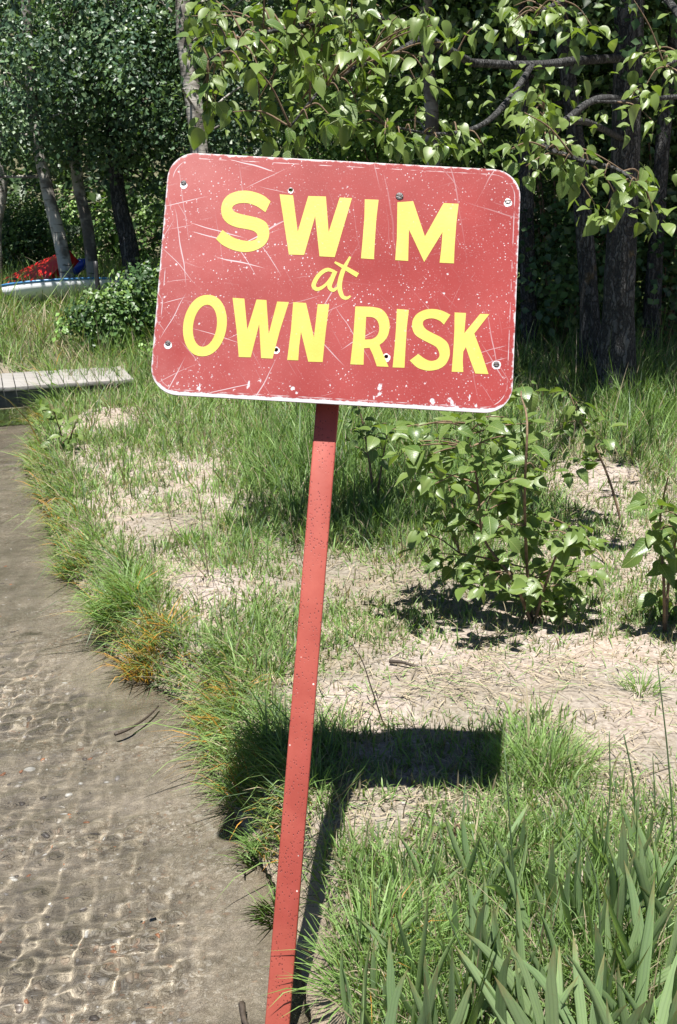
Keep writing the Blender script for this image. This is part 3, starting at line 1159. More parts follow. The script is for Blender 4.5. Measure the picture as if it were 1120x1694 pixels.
# ------------------------------------------------------------------ broad leaves
def leaf_mesh(name, seed, aspect=.36, curl=.35, fold=.28, petiole=.34, rows=7, point=1.0):
    """leaf of unit length along +Y, base at the origin, normal +Z"""
    r = random.Random(seed)
    V, F = [], []
    cv = curl * r.uniform(.6, 1.3)
    fd = fold * r.uniform(.6, 1.4)
    tw = r.uniform(-.25, .25)
    TT = (0, .05, .16, .30, .46, .63, .78, .90, 1.0)
    WW = (.0, .50, .86, 1.0, .95, .73, .44, .17, 0)
    rows = 8
    for i in range(rows + 1):
        t = TT[i]
        w = aspect * WW[i]
        zc = -cv * t * t * .5
        yc = t - cv * .12 * t * t
        for sx in (-1, 0, 1):
            wav = .02 * math.sin(t * 9 + seed + sx)
            V.append((sx * w, yc, zc + abs(sx) * (fd * w + wav) + tw * sx * w * t))
    for i in range(rows):
        for j in range(2):
            a = i * 3 + j
            F.append((a, a + 1, a + 4, a + 3))
    # leaf stalk
    k = len(V)
    for yy, zz in ((0.02, -.004), (-petiole * .5, .02), (-petiole, .0)):
        V += [(-.011, yy, zz), (.011, yy, zz), (0, yy, zz - .02)]
    for i in range(2):
        for j in range(3):
            a, b = k + i * 3 + j, k + i * 3 + (j + 1) % 3
            F.append((a, b, b + 3, a + 3))
    me = bpy.data.meshes.new(name)
    me.from_pydata(V, [], F)
    me.polygons.foreach_set('use_smooth', [True] * len(me.polygons))
    me.materials.append(M_LEAF)
    me.validate()
    return me


LEAVES = [leaf_mesh('leaf', s, a, c, f) for s, a, c, f in ((1, .30, .35, .3), (2, .33, .5, .22), (3, .27, .2, .45), (4, .34, .7, .3), (5, .29, .1, .18), (6, .31, .9, .35))]


def leaf_matrix(pos, tipdir, normal, size):
    y = Vector(tipdir).normalized()
    z = Vector(normal)
    z = (z - y * z.dot(y)).normalized()
    x = y.cross(z)
    return Matrix.Translation(Vector(pos)) @ Matrix([[x[0], y[0], z[0], 0], [x[1], y[1], z[1], 0], [x[2], y[2], z[2], 0], [0, 0, 0, 1]]) @ Matrix.Scale(size, 4)


def add_leaf(parent, M):
    o = bpy.data.objects.new('leaf', random.choice(LEAVES))
    COL.objects.link(o)
    o.parent = parent
    o.matrix_parent_inverse = Matrix.Translation(-Vector(parent['_w']))
    o.matrix_basis = M
    return o


def cluster_leaves(c, n, size, droop, rnd, out=None):
    """leaf matrices for a whorl of leaves about a shoot tip"""
    res = []
    a0 = rnd.uniform(0, TAU)
    for k in range(n):
        a = a0 + k * 2.4 + rnd.uniform(-.4, .4)
        el = rnd.gauss(-droop, .35)
        td = Vector((math.cos(a) * math.cos(el), math.sin(a) * math.cos(el), math.sin(el)))
        if td.y > .5 and rnd.random() < .35:
            td.y = -td.y
        nrm = Vector((rnd.gauss(0, .35), -.35 + rnd.gauss(0, .35), 1.0 + rnd.gauss(0, .2)))
        s = size * rnd.uniform(.42, 1.2)
        pos = Vector(c) + Vector((rnd.gauss(0, .02), rnd.gauss(0, .03), rnd.gauss(0, .025))) + td * s * .33
        res.append(leaf_matrix(pos, td, nrm, s))
    return res


def join_leaves(name, mats, parent, rnd):
    Vx, Fx, o_ = [], [], 0
    src = [(np.array([(*q.co, 1) for q in me.vertices]), np.array([list(p.vertices) for p in me.polygons])) for me in LEAVES]
    for M in mats:
        v, f = rnd.choice(src)
        Vx.append((v @ np.array(M).T)[:, :3])
        Fx.append(f + o_)
        o_ += len(v)
    return link(name, mesh_np(name, np.concatenate(Vx), [np.concatenate(Fx)], smooth=True), M_LEAF, parent, 'stuff')


def stem_mesh(paths, seg=6):
    return mesh_np('stem', *join([tube(smooth_path(p, 5), np.interp(np.linspace(0, 1, (len(p) - 1) * 5 + 1), [0, 1], [r0, r1]), seg) for p, r0, r1 in paths]), smooth=True)


def sapling(label, base_px, stems, clusters, size, depth_jit=.12, n=(5, 8), seed=1, group=None, more=0, name='poplar_sapling', cat='sapling'):
    rnd = random.Random(seed)
    b = ground(*base_px)
    D = b[1]
    t = thing(name, b, label, cat, group)
    nodes = []
    for st in stems:
        pts = [b + np.array([0, 0, -.02])]
        for i, (px, py) in enumerate(st):
            pts.append(pix(px, py, D + rnd.uniform(-depth_jit, depth_jit)))
        link('stem', stem_mesh([(pts, .0075, .003)]), M_TWIG, t)
        nodes += list(smooth_path(pts, 5))
    nodes = np.array(nodes)
    tw, rest, cnt = [], [], 0
    clusters = list(clusters) + [(cx + rnd.gauss(0, 16), cy + rnd.gauss(0, 16)) for cx, cy in clusters for _ in range(more)]
    for px, py in clusters:
        c = pix(px, py, D + rnd.uniform(-depth_jit, depth_jit) * 1.6)
        near = nodes[nodes[:, 2] < c[2] + .02]
        near = near if len(near) else nodes
        q = near[np.argmin(np.linalg.norm(near - c, axis=1))]
        if np.linalg.norm(q - c) > .015:
            tw.append(([q, (q + c) / 2 + np.array([0, 0, .012]), c], .0035, .002))
        for M in cluster_leaves(c, rnd.randint(*n), size, rnd.uniform(.0, .5), rnd):
            cnt += 1
            if cnt <= 298:
                add_leaf(t, M)
            else:
                rest.append(M)
    for w_ in tw:
        link('twig', stem_mesh([w_], 5), M_TWIG, t)
    if rest:
        join_leaves('small_leaves', rest, t, rnd)
    return t


sapling('bushy poplar sapling with many broad leaves on sandy ground behind the sign post', (882, 1030),
        [[(850, 960), (800, 890), (790, 800), (770, 700)], [(872, 940), (868, 820), (872, 700), (862, 655)], [(905, 960), (930, 900), (960, 872)], [(840, 940), (760, 915)]],
        [(640, 712), (668, 740), (690, 705), (705, 755), (720, 725), (745, 700), (760, 745), (780, 690), (800, 765), (690, 780), (740, 790), (800, 700), (810, 735),
         (862, 650), (880, 700), (850, 720), (870, 745), (885, 775), (862, 800), (835, 690), (735, 855), (765, 860), (790, 845), (815, 875), (725, 915), (750, 935), (780, 925),
         (815, 920), (870, 950), (890, 965), (910, 985), (925, 965), (880, 1000), (860, 985), (905, 1010), (930, 890), (955, 880), (975, 905), (965, 945), (945, 935), (840, 830), (880, 850), (905, 880), (850, 870), (820, 960), (850, 1005), (925, 1000), (945, 970), (790, 960), (870, 905), (830, 800), (760, 800), (900, 930), (720, 800), (680, 730), (700, 880), (815, 810), (855, 780)],
        .080, .19, (8, 11), 3, more=0)
sapling('slender single-stemmed poplar sapling curving on the sandy rise', (1032, 872),
        [[(1010, 800), (985, 740), (962, 700), (942, 650)]],
        [(942, 652), (955, 668), (940, 700), (965, 690), (985, 715), (960, 735), (950, 765), (985, 750), (995, 735), (965, 775)],
        .085, .12, (4, 6), 5)
sapling('poplar sapling beside the grass with a dark bare stem and spread leaves', (1100, 1045),
        [[(1098, 960), (1092, 860), (1105, 790)], [(1110, 930), (1130, 860)]],
        [(1088, 845), (1110, 870), (1120, 840), (1095, 900), (1125, 900), (1085, 880), (1115, 930), (1140, 860), (1150, 900), (1110, 960), (1135, 950), (1098, 990), (1120, 1000)],
        .095, .12, (5, 7), 8)
sapling('small poplar shoot showing between the post and the sapling below the sign', (620, 842),
        [[(612, 770), (600, 700), (590, 660)], [(630, 780), (640, 720)]],
        [(590, 690), (578, 712), (605, 705), (595, 665), (620, 720), (640, 700), (615, 745), (585, 738)],
        .075, .12, (4, 6), 12)
sapling('low leafy weed in the grass by the water near the dock', (108, 745),
        [[(100, 715), (92, 690)], [(118, 720), (125, 700)]],
        [(92, 690), (105, 700), (120, 712), (110, 725), (98, 730), (128, 700), (85, 668), (75, 655)],
        .085, .10, (4, 6), 15, name='leafy_weed', cat='weed')
sapling('dark green broadleaf rosette near the lower edge of the sign shadow', (755, 1385),
        [[(752, 1370)], [(768, 1372)]], [(748, 1378), (762, 1372), (772, 1380)], .05, .02, (4, 5), 18, name='broadleaf_rosette', cat='weed')

# ------------------------------------------------------------------ wide blue-green blades at lower right
BLADE = []
for s in range(6):
    r = random.Random(s + 40)
    n_, V, Fq = 7, [], []
    lean0, bd = r.uniform(.02, .25), r.uniform(.0, .8)
    p, a = Vector((0, 0, 0)), lean0
    for i in range(n_ + 1):
        t = i / n_
        w = .5 * (.8 + .25 * t) * (1 if t < .55 else max(0.02, (1 - (t - .55) / .45) ** .7))
        V += [(-w, p.x, p.z), (0, p.x + .18 * w, p.z), (w, p.x, p.z)]
        p = p + Vector((math.sin(a), 0, math.cos(a))) / n_
        a += bd / n_ * (1 + t)
    for i in range(n_):
        for j in range(2):
            k = i * 3 + j
            Fq.append((k, k + 1, k + 4, k + 3))
    me = bpy.data.meshes.new('blade')
    # width is scaled by the object's x scale
    me.from_pydata(V, [], Fq)
    me.polygons.foreach_set('use_smooth', [True] * len(me.polygons))
    BLADE.append(me)


def blade_mat():
    t = NT('wide_sedge_blade')
    oi = t.n('ShaderNodeObjectInfo').outputs['Random']
    st = t.noise(t.coord((8, 8, .5)), 3, 2)
    c = t.mix(oi, (.23, .36, .15), (.35, .47, .22))
    c = t.mix(t.rng(st, .35, .65, 0, .35), c, (.27, .34, .22))
    sp = t.n('ShaderNodeSeparateXYZ')
    tc = t.n('ShaderNodeTexCoord')
    t.t.links.new(tc.outputs['Object'], sp.inputs[0])
    vein = t.rng(t.math('SINE', t.math('MULTIPLY', sp.outputs[0], 46.0)), .2, 1.0, 0, .25)
    c = t.mix(vein, c, (.10, .155, .08))
    c = t.mix(t.rng(t.math('ADD', sp.outputs[2], t.math('MULTIPLY', t.noise(t.coord((3, 3, 3)), 4, 3), .35)), .95, 1.15, 0, .8), c, (.36, .30, .13))
    c = t.mix(t.rng(t.noise(t.coord((1, 6, 6)), 2.5, 4, .7), .62, .72, 0, .45), c, (.33, .31, .15))
    p = t.pbr(c, .5, .3)
    tr = t.n('ShaderNodeBsdfTranslucent')
    t.set(tr.inputs[0], t.mix(1.0, c, (1.3, 1.35, .6), 'MULTIPLY'))
    mx = t.n('ShaderNodeMixShader')
    mx.inputs[0].default_value = .4
    t.t.links.new(p, mx.inputs[1])
    t.t.links.new(tr.outputs[0], mx.inputs[2])
    return t.done(mx.outputs[0])


M_BLADE = blade_mat()
for me in BLADE:
    me.materials.append(M_BLADE)
rnd = random.Random(77)
SEDGE = [(1000, 1500, 10, .26), (940, 1560, 10, .26), (880, 1500, 8, .22), (1010, 1640, 11, .28), (900, 1680, 10, .26), (820, 1640, 9, .24), (1080, 1560, 9, .26), (1100, 1690, 8, .26),
         (760, 1720, 9, .26), (690, 1760, 9, .28), (960, 1760, 10, .30), (1060, 1790, 8, .28), (850, 1780, 9, .26), (830, 1480, 6, .18), (620, 1700, 6, .18), (1110, 1480, 6, .2), (720, 1640, 6, .18), (640, 1560, 5, .16), (780, 1560, 6, .17), (860, 1420, 5, .16), (960, 1430, 6, .18), (680, 1480, 4, .14), (1040, 1420, 5, .17)]
for px, py, n_, L in SEDGE:
    b = ground(px, py)
    t = thing('sedge_clump', b, 'clump of upright broad pale green blades in the grass right of the sign post', 'sedge', 'broad sedge clumps')
    for k in range(n_ + 4):
        o = bpy.data.objects.new('blade', rnd.choice(BLADE))
        COL.objects.link(o)
        o.parent = t
        l_ = L * rnd.uniform(.55, 1.15)
        o.location = (rnd.gauss(0, .045), rnd.gauss(0, .045), -.01)
        o.rotation_euler = (rnd.gauss(-.05, .22), rnd.gauss(.0, .22), rnd.uniform(0, TAU))
        o.scale = (rnd.uniform(.0020, .0046), l_, l_)

# ------------------------------------------------------------------ rush stalks and single stems
def stalk(pts, r0, r1, label, name='grass_stalk', mat=None, cat='stalk', group=None):
    o = link(name, stem_mesh([(pts, r0, r1)], 6), mat or M_STALK)
    return tag(o, label, cat, group)


M_STALK = simple('green_stalk', (.085, .135, .055), .5, .4, .3, 60)
M_DRYSTALK = simple('dry_stalk', (.20, .16, .10), .7, .3, .3, 60)


def standing(base_px, pix_pts, dy=0.0):
    b = ground(*base_px)
    return [b - np.array([0, 0, .01])] + [pix(x, y, b[1] - dy * (i + 1)) for i, (x, y) in enumerate(pix_pts)]


stalk(standing((637, 1200), [(615, 1140), (600, 1095), (584, 1068)]), .0022, .0012, 'thin dark bent stem rising at the top edge of the sign shadow', mat=M_DARKTWIG)
stalk(standing((1053, 1370), [(1047, 1290), (1032, 1215)]), .003, .0018, 'dark upright stem on the sandy patch right of the shadow')
stalk(standing((990, 1470), [(1008, 1330), (1008, 1210)]), .0024, .0012, 'pale tall grass stem beside the dark upright stem')
stalk(standing((1085, 1340), [(1082, 1290), (1080, 1255)]), .0022, .0012, 'short thin stem on sand beyond the dark upright stem')
stalk(standing((870, 1560), [(850, 1440), (835, 1240)], .01), .0028, .0012, 'tall straight green stem reaching up to the shadow corner')
stalk(standing((1118, 1420), [(1105, 1250), (1088, 1100)]), .0026, .0014, 'tallest slender green stem beside the bare sand')
o_ = stalk([ground(885, 1700), pix(888, 1620, 1.98), pix(892, 1568, 2.0), pix(960, 1530, 2.0), pix(1040, 1510, 2.0), pix(1125, 1472, 2.0)], .0032, .002, 'long green stalk bent over sideways across the wide blades')
stalk(standing((990, 1690), [(993, 1560), (985, 1450), (948, 1360)]), .0032, .0012, 'upright green stalk crossed by the bent stalk')
stalk(standing((845, 1700), [(770, 1580), (735, 1500)]), .0024, .0012, 'leaning green stem left of the wide blades')
stalk(standing((345, 955), [(295, 900), (270, 820)]), .003, .0015, 'leaning dark stem crossing the bare sand mound', mat=M_DRYSTALK)
stalk(standing((345, 955), [(335, 870), (325, 790)]), .0026, .0014, 'straighter dark stem beside the leaning one on the sand mound', mat=M_DRYSTALK)
stalk(standing((505, 940), [(490, 900), (482, 870), (480, 848)]), .0026, .0014, 'curved dark stem just left of the sign post', mat=M_DRYSTALK)


def bed_stick(pts, r, label):
    P = []
    for x, y in pts:
        p = on_plane(x, y, WATER_Z + .004)
        P.append(p)
    return stalk(P, r, r * .5, label, 'stick', M_DARKTWIG, 'stick')


bed_stick([(190, 1215), (215, 1205), (245, 1185), (262, 1168)], .006, 'dark waterlogged stick lying in the shallows')
bed_stick([(330, 1165), (332, 1195), (345, 1210), (356, 1228)], .006, 'dark root crossing the wet sand below the yellow tuft')
bed_stick([(400, 1660), (405, 1690), (425, 1720)], .008, 'dark root in the water left of the post foot')
bed_stick([(390, 1430), (402, 1432), (404, 1446)], .004, 'tiny curled twig on wet sand')
b_ = ground(645, 1100)
stalk([b_ + np.array([0, 0, .012]), ground(665, 1103) + np.array([0, 0, .016]), ground(692, 1108) + np.array([0, 0, .010])], .007, .004, 'short dark broken stick lying on the sand above the shadow', 'stick', M_DARKTWIG, 'stick')
stalk([ground(1010, 940), pix(960, 880, 4.9), pix(900, 862, 4.8)], .006, .003, 'bare grey fallen twig beside the bushy sapling', 'stick', M_DRYSTALK, 'stick')

# pebbles in the shallows
def pebbles():
    r = np.random.default_rng(4)
    n = 1300
    y = 1.7 * (6 / 1.7) ** r.random(n)
    x = shore_x(y) - np.abs(r.normal(0, .75, n)) - .28
    z = H(x, y)
    base = np.array([[math.cos(a) * math.cos(e), math.sin(a) * math.cos(e), math.sin(e)] for e in (-.3, .55) for a in np.arange(6) * TAU / 6 + (.5 if e > 0 else 0)] + [[0, 0, 1]])
    sz = .003 + .008 * r.random(n) ** 2.5
    rot = r.random(n) * TAU
    B = np.repeat(base[None], n, 0) * (1 + .3 * (r.random((n, len(base), 1)) - .5))
    B[:, :, 0] *= (1 + .6 * r.random(n))[:, None]
    B[:, :, 2] *= .55
    c, s = np.cos(rot)[:, None], np.sin(rot)[:, None]
    X = B[:, :, 0] * c - B[:, :, 1] * s
    Y = B[:, :, 0] * s + B[:, :, 1] * c
    V = np.stack([X, Y, B[:, :, 2]], 2) * sz[:, None, None] + np.stack([x, y, z], 1)[:, None]
    f = []
    for k in range(6):
        f.append((k, (k + 1) % 6, 6 + k))
        f.append(((k + 1) % 6, 6 + (k + 1) % 6, 6 + k))
        f.append((6 + k, 6 + (k + 1) % 6, 12))
    F = np.arange(n)[:, None, None] * 13 + np.array(f)[None]
    pal = np.array([(.12, .10, .085), (.26, .21, .16), (.40, .36, .31), (.56, .53, .49), (.38, .17, .09), (.30, .27, .25)])
    C = np.repeat(pal[r.choice(6, n, p=[.25, .3, .2, .1, .05, .1])][:, None], 13, 1).reshape(-1, 3)
    return V.reshape(-1, 3), [F.reshape(-1, 3)], C


def attr_mat(name, rough=.7, spec=.35):
    t = NT(name)
    a = t.n('ShaderNodeAttribute', attribute_name='col').outputs['Color']
    n = t.noise(t.coord(), 120, 3)
    return t.done(t.pbr(t.mix(t.rng(n, .3, .7), t.mix(1.0, a, (.75, .75, .75), 'MULTIPLY'), a), rough, spec))


V, F, C = pebbles()
_r = np.random.default_rng(23)
_n = 4000
_y = 1.7 * (7 / 1.7) ** _r.random(_n)
_x = shore_x(_y) + .25 + _r.random(_n) * 3.0
_k = _r.random(_n) < sstep(.35, .7, fbm(_x * 2, _y * 2, 66))
link('pebbles', mesh_np('pebbles', V, F, C, True), attr_mat('wet_pebble', .5, .5), kind='stuff').cycles.is_caustics_receiver = True

_pal = np.array([(.30, .26, .23), (.46, .42, .38), (.20, .17, .15), (.36, .26, .20)])
_x, _y = _x[_k][:1290], _y[_k][:1290]
_n = len(_x)
_V = V.reshape(-1, 13, 3)[:_n]
_c = _V.mean(1, keepdims=True)
_V = (_V - _c) * .75 + np.stack([_x, _y, H(_x, _y) + .001], 1)[:, None]
_F = F[0].reshape(-1, 18, 3)[:_n]
link('gravel', mesh_np('gravel', _V.reshape(-1, 3), [_F.reshape(-1, 3)], np.repeat(_pal[_r.integers(0, 4, _n)], 13, 0), True), attr_mat('dry_gravel', .9, .2), kind='stuff')

# ------------------------------------------------------------------ dock
def wood_mat():
    t = NT('grey_weathered_planks')
    oi = t.n('ShaderNodeObjectInfo').outputs['Random']
    n = t.noise(t.coord((2, 22, 22)), 2.5, 5, .6)
    c = t.mix(t.rng(n, .3, .7), (.19, .18, .17), (.32, .305, .285))
    c = t.mix(t.math('MULTIPLY', oi, .45), c, (.26, .235, .215))
    return t.done(t.pbr(c, .85, .2, normal=t.bump(n, .5, .004)))


M_WOOD = wood_mat()
M_BEAM = simple('dark_dock_beam', (.10, .105, .10), .8, .2, .35, 9, .3)
DZ = WATER_Z + .34
fr_r, fr_l = on_plane(222, 627, DZ), on_plane(0, 641, DZ)
bk_r = on_plane(200, 606, DZ)
dx = (fr_r - fr_l)
dx[2] = 0
dx /= np.linalg.norm(dx)
wv = bk_r - fr_r
wv[2] = 0
DW = np.linalg.norm(wv)
wv /= DW
dock = thing('wooden_dock', (fr_r[0], fr_r[1], WATER_Z), 'low dock of grey weathered planks running out from the grassy bank', 'dock')
PW = .098
for k in range(62):
    c = fr_r + wv * (DW / 2 + random.uniform(-.012, .012)) - dx * (k + .5) * (PW + .007) + np.array([0, 0, -.018 + random.uniform(-.003, .003)])
    link('plank', bevel_box('plank', c, dx * PW / 2, wv * DW / 2, np.array([0, 0, .018]), .003), M_WOOD, dock)
for s_, off in ((.06, 0), (DW - .06, 1)):
    c = fr_r + wv * s_ - dx * 3.2 + np.array([0, 0, -.018 - .018 - .075])
    link('beam', bevel_box('beam', c, dx * 3.2, wv * .022, np.array([0, 0, .075]), .004), M_BEAM, dock)
for s_ in (.12, DW - .12):
    for k_ in (1.6, 3.6, 5.6):
        p = fr_r + wv * s_ - dx * k_
        zb = float(H(p[0], p[1])) - .3
        V, F = tube([(p[0], p[1], zb), (p[0], p[1], DZ - .04)], [.045, .045], 10)
        link('pile', mesh_np('pile', V, F, smooth=False), M_BEAM, dock)

# ------------------------------------------------------------------ boats in the grass
def hull(L, Wd, Hh, rocker=.10, n=22, m=12, deck=True):
    """closed kayak hull along X, keel down: returns hull V,F and deck V,F"""
    hv, dv = [], []
    for i in range(n + 1):
        t = i / n
        s = 2 * t - 1
        w = Wd / 2 * max(0.012, (1 - abs(s) ** 2.4)) ** .8
        zg = Hh * (1 + .45 * abs(s) ** 3)
        zk = rocker * abs(s) ** 3.2
        for j in range(m + 1):
            a = math.pi * j / m
            hv.append((s * L / 2, -w * math.cos(a), zg - (zg - zk) * math.sin(a) ** .7))
        for j in range(m + 1):
            yy = -w + 2 * w * j / m
            dv.append((s * L / 2, yy * .995, zg + .30 * Hh * (1 - (yy / max(w, 1e-4)) ** 2) * (1 - abs(s) ** 4) + .003))
    F = []
    for i in range(n):
        for j in range(m):
            a = i * (m + 1) + j
            F.append((a, a + 1, a + m + 2, a + m + 1))
    F = np.array(F)
    return np.array(hv), np.array(dv), F


def boat(name, label, loc, rot, L, Wd, Hh, mat_h, mat_d, extra=None):
    hv, dv, F = hull(L, Wd, Hh)
    R = (Matrix.Rotation(rot[2], 3, 'Z') @ Matrix.Rotation(rot[1], 3, 'Y') @ Matrix.Rotation(rot[0], 3, 'X'))
    R = np.array(R)
    t = thing(name, loc, label, 'kayak')
    W = lambda v: np.asarray(v) @ R.T + np.asarray(loc)
    link('hull', mesh_np('hull', W(hv), [F], smooth=True), mat_h, t)
    d = link('deck', mesh_np('deck', W(dv), [F], smooth=True), mat_d, t)
    # cockpit rim and rub rail
    an = np.linspace(0, TAU, 25)
    ring = np.stack([.12 * L * np.cos(an), .28 * Wd * np.sin(an), np.full(25, Hh * 1.30)], 1)
    V, Fr = tube(W(ring), np.full(25, .018), 6, cap=False)
    link('cockpit_rim', mesh_np('cockpit_rim', V, Fr, smooth=True), M_BLACK, t)
    for sgn_ in (0, 12):
        e = hv.reshape(23, 13, 3)[:, sgn_]
        V, Fr = tube(W(e), np.full(len(e), .016), 6)
        link('rub_rail', mesh_np('rub_rail', V, Fr, smooth=True), mat_d, t)
    return t


M_BLACK = simple('black_plastic', (.02, .02, .022), .5, .4, .2, 30)
M_WHITEHULL = simple('white_hull', (.74, .75, .76), .3, .5, .04, 5)
M_BLUEHULL = simple('blue_deck_plastic', (.05, .20, .42), .35, .5, .1, 5)
M_REDHULL = simple('red_hull_plastic', (.62, .022, .018), .35, .5, .1, 5)
M_COBALT = simple('cobalt_plastic', (.02, .06, .42), .35, .5, .1, 5)

lb = pix(5, 487, 14.0)
rb = pix(225, 462, 14.7)
mid = (lb + rb) / 2
mid[2] = float(H(mid[0], mid[1])) + .10
boat('kayak', 'long white kayak with blue deck lying in tall grass', mid + np.array([0, 0, .02]), (-.50, -.02, math.atan2(rb[1] - lb[1], rb[0] - lb[0])), float(np.linalg.norm(rb - lb)), .50, .14, M_WHITEHULL, M_BLUEHULL)

# ------------------------------------------------------------------ trees
def leaf_cloud(P, size, N, cols, seed=0):
    """small folded leaves: P (n,3), size (n), N (n,3) normals"""
    r = np.random.default_rng(seed)
    n = len(P)
    N = N / (np.linalg.norm(N, axis=1)[:, None] + 1e-9)
    d = r.normal(0, 1, (n, 3))
    d[:, 2] -= .7
    d -= N * (d * N).sum(1)[:, None]
    d /= np.linalg.norm(d, axis=1)[:, None] + 1e-9
    s = np.cross(N, d)
    sz = size[:, None]
    w = sz * .40
    up = N * sz * .14
    V = np.stack([P, P + d * sz * .45 + s * w + up, P + d * sz, P + d * sz * .45 - s * w + up], 1)
    o = np.arange(n)[:, None] * 4
    F = np.concatenate([o + np.array([[0, 1, 2]]), o + np.array([[0, 2, 3]])])
    return V.reshape(-1, 3), [F], np.repeat(cols[:, None], 4, 1).reshape(-1, 3)


def crown_points(blobs, n, clump, seed, shell=.45):
    """points in clumps through ellipsoids (cx,cy,cz,rx,ry,rz)"""
    r = np.random.default_rng(seed)
    B = np.array(blobs)
    vol = B[:, 3] * B[:, 4] * B[:, 5]
    per = 34
    nc = max(1, n // per)
    w = r.choice(len(B), nc, p=vol / vol.sum())
    v = r.normal(0, 1, (nc, 3))
    v /= np.linalg.norm(v, axis=1)[:, None]
    rad = shell + (1 - shell) * r.random(nc) ** .6
    c = B[w, :3] + v * rad[:, None] * B[w, 3:]
    idx = np.repeat(np.arange(nc), per)
    off = r.normal(0, 1, (len(idx), 3)) * clump * np.array([1, 1, .7])
    P = c[idx] + off
    out = v[idx] * .6 + off / clump * .2 + r.normal(0, .45, (nc, 3))[idx]
    N = out + r.normal(0, .42, (len(idx), 3)) + np.array([0, -.25, .6])
    return P, N, c, idx


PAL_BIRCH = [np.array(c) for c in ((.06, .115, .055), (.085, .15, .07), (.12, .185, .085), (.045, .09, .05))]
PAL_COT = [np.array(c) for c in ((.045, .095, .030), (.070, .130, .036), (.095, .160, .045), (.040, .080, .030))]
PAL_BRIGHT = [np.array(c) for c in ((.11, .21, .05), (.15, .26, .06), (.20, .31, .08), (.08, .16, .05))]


def crown(name, parent, blobs, n, size, clump, pal, seed, shell=.4):
    P, N, c, idx = crown_points(blobs, n, clump, seed, shell)
    r = np.random.default_rng(seed + 1)
    tone = r.choice(len(pal), len(c))
    cols = np.array(pal)[tone][idx] * (.8 + .4 * r.random((len(P), 1))) * (.7 + .6 * r.random((len(c), 1)))[idx]
    ok = P[:, 2] > H(P[:, 0], P[:, 1]) + .02
    P, N, cols = P[ok], N[ok], cols[ok]
    V, F, C = leaf_cloud(P, size * (.7 + .6 * r.random(len(P))), N, cols, seed)
    return link(name, mesh_np(name, V, F, C), M_CROWN, parent, 'stuff'), c


def limbs_to(c, trunk_pts, k, seed, r0=.03):
    r = np.random.default_rng(seed)
    parts = []
    T = np.asarray(trunk_pts)
    for j in r.choice(len(c), min(k, len(c)), replace=False):
        q = c[j]
        cand = T[T[:, 2] < q[2] + .1]
        cand = cand if len(cand) else T[:1]
        s = cand[np.argmin(np.linalg.norm(cand - q, axis=1) + r.random(len(cand)) * .6)]
        m = s * .45 + q * .55 + np.array([r.normal(0, .1), r.normal(0, .1), .12 + r.normal(0, .1)])
        parts.append(tube(smooth_path([s, m, q], 5), np.linspace(r0, r0 * .22, 11), 6))
    return parts


def tree(name, label, path, radii, bark, blobs, n, size, clump, pal, seed, k_limbs=24, group=None, seg=14, ridge=.05, shell=.4, cat='tree'):
    P = smooth_path(path, 8)
    R = np.interp(np.linspace(0, 1, len(P)), np.linspace(0, 1, len(radii)), radii)
    b = P[0].copy()
    t = thing(name, (b[0], b[1], b[2] + .15), label, cat, group)
    V, F = tube(P, R, seg, .06, seed, ridge=ridge)
    link('trunk', mesh_np('trunk', V, F, smooth=True), bark, t)
    if n:
        o, c = crown('crown', t, blobs, n, size, clump, pal, seed, shell)
        if k_limbs:
            link('limb', mesh_np('limb', *join(limbs_to(c, P, k_limbs, seed, R.min() * .6)), smooth=True), bark, t)
    return t


def px_path(base_px, D, pts, dy=0):
    x, y = base_px
    p = pix(x, y, D)
    p[2] = float(H(p[0], p[1])) - .15
    return [p] + [pix(a, b_, D + dy * (i + 1)) for i, (a, b_) in enumerate(pts)]


def blob(px, py, D, rx, ry, rz):
    p = pix(px, py, D)
    return (p[0], p[1], p[2], rx, ry, rz)


BT = 'birch trees behind the kayaks'
tree('birch_tree', 'pale birch trunk with dark scars leaning over the red kayak', px_path((118, 470), 14.6, [(100, 400), (80, 320), (55, 180), (40, -100), (35, -500)], .05), [.095, .088, .08, .07, .055, .04], M_BIRCH,
     [blob(45, 215, 13.9, .55, .35, .4), blob(95, 110, 13.9, .6, .35, .5), blob(60, 150, 14.6, 1.3, 1.0, .95), blob(150, 40, 14.2, 1.2, 1.0, 1.0), blob(30, -150, 16.6, 1.6, 1.1, 1.3), blob(-80, 200, 15.0, 1.0, .9, .9), blob(100, -450, 17.4, 1.4, 1.1, 1.4)], 21000, .066, .17, PAL_BIRCH, 101, 26)
tree('birch_tree', 'thinner white birch trunk with peeling bark next to the black stake', px_path((155, 465), 15.2, [(145, 380), (128, 300), (110, 150), (100, -150), (100, -500)], .05), [.085, .08, .075, .07, .05, .03], M_BIRCH,
     [blob(150, 240, 14.2, .5, .35, .35), blob(190, 130, 14.2, .6, .35, .5), blob(210, 170, 14.8, 1.1, .9, .9), blob(130, 230, 15.2, .9, .8, .55), blob(230, 20, 15.0, 1.2, 1, 1.1), blob(200, -200, 17.2, 1.5, 1.1, 1.5)], 19000, .064, .16, PAL_BIRCH, 111, 22)
tree('birch_tree', 'dark mottled birch trunk standing in the shade behind the bush', px_path((225, 470), 15.0, [(212, 400), (195, 320), (185, 150), (190, -200)], .05), [.13, .12, .10, .08, .05], M_BARK,
     [blob(300, 200, 15.4, .9, .8, .7), blob(320, 60, 15.6, 1.2, 1, 1.2), blob(350, -200, 17.8, 1.5, 1.1, 1.5), blob(270, 290, 15.6, .7, .6, .4)], 12000, .060, .16, PAL_BIRCH, 121, 18)
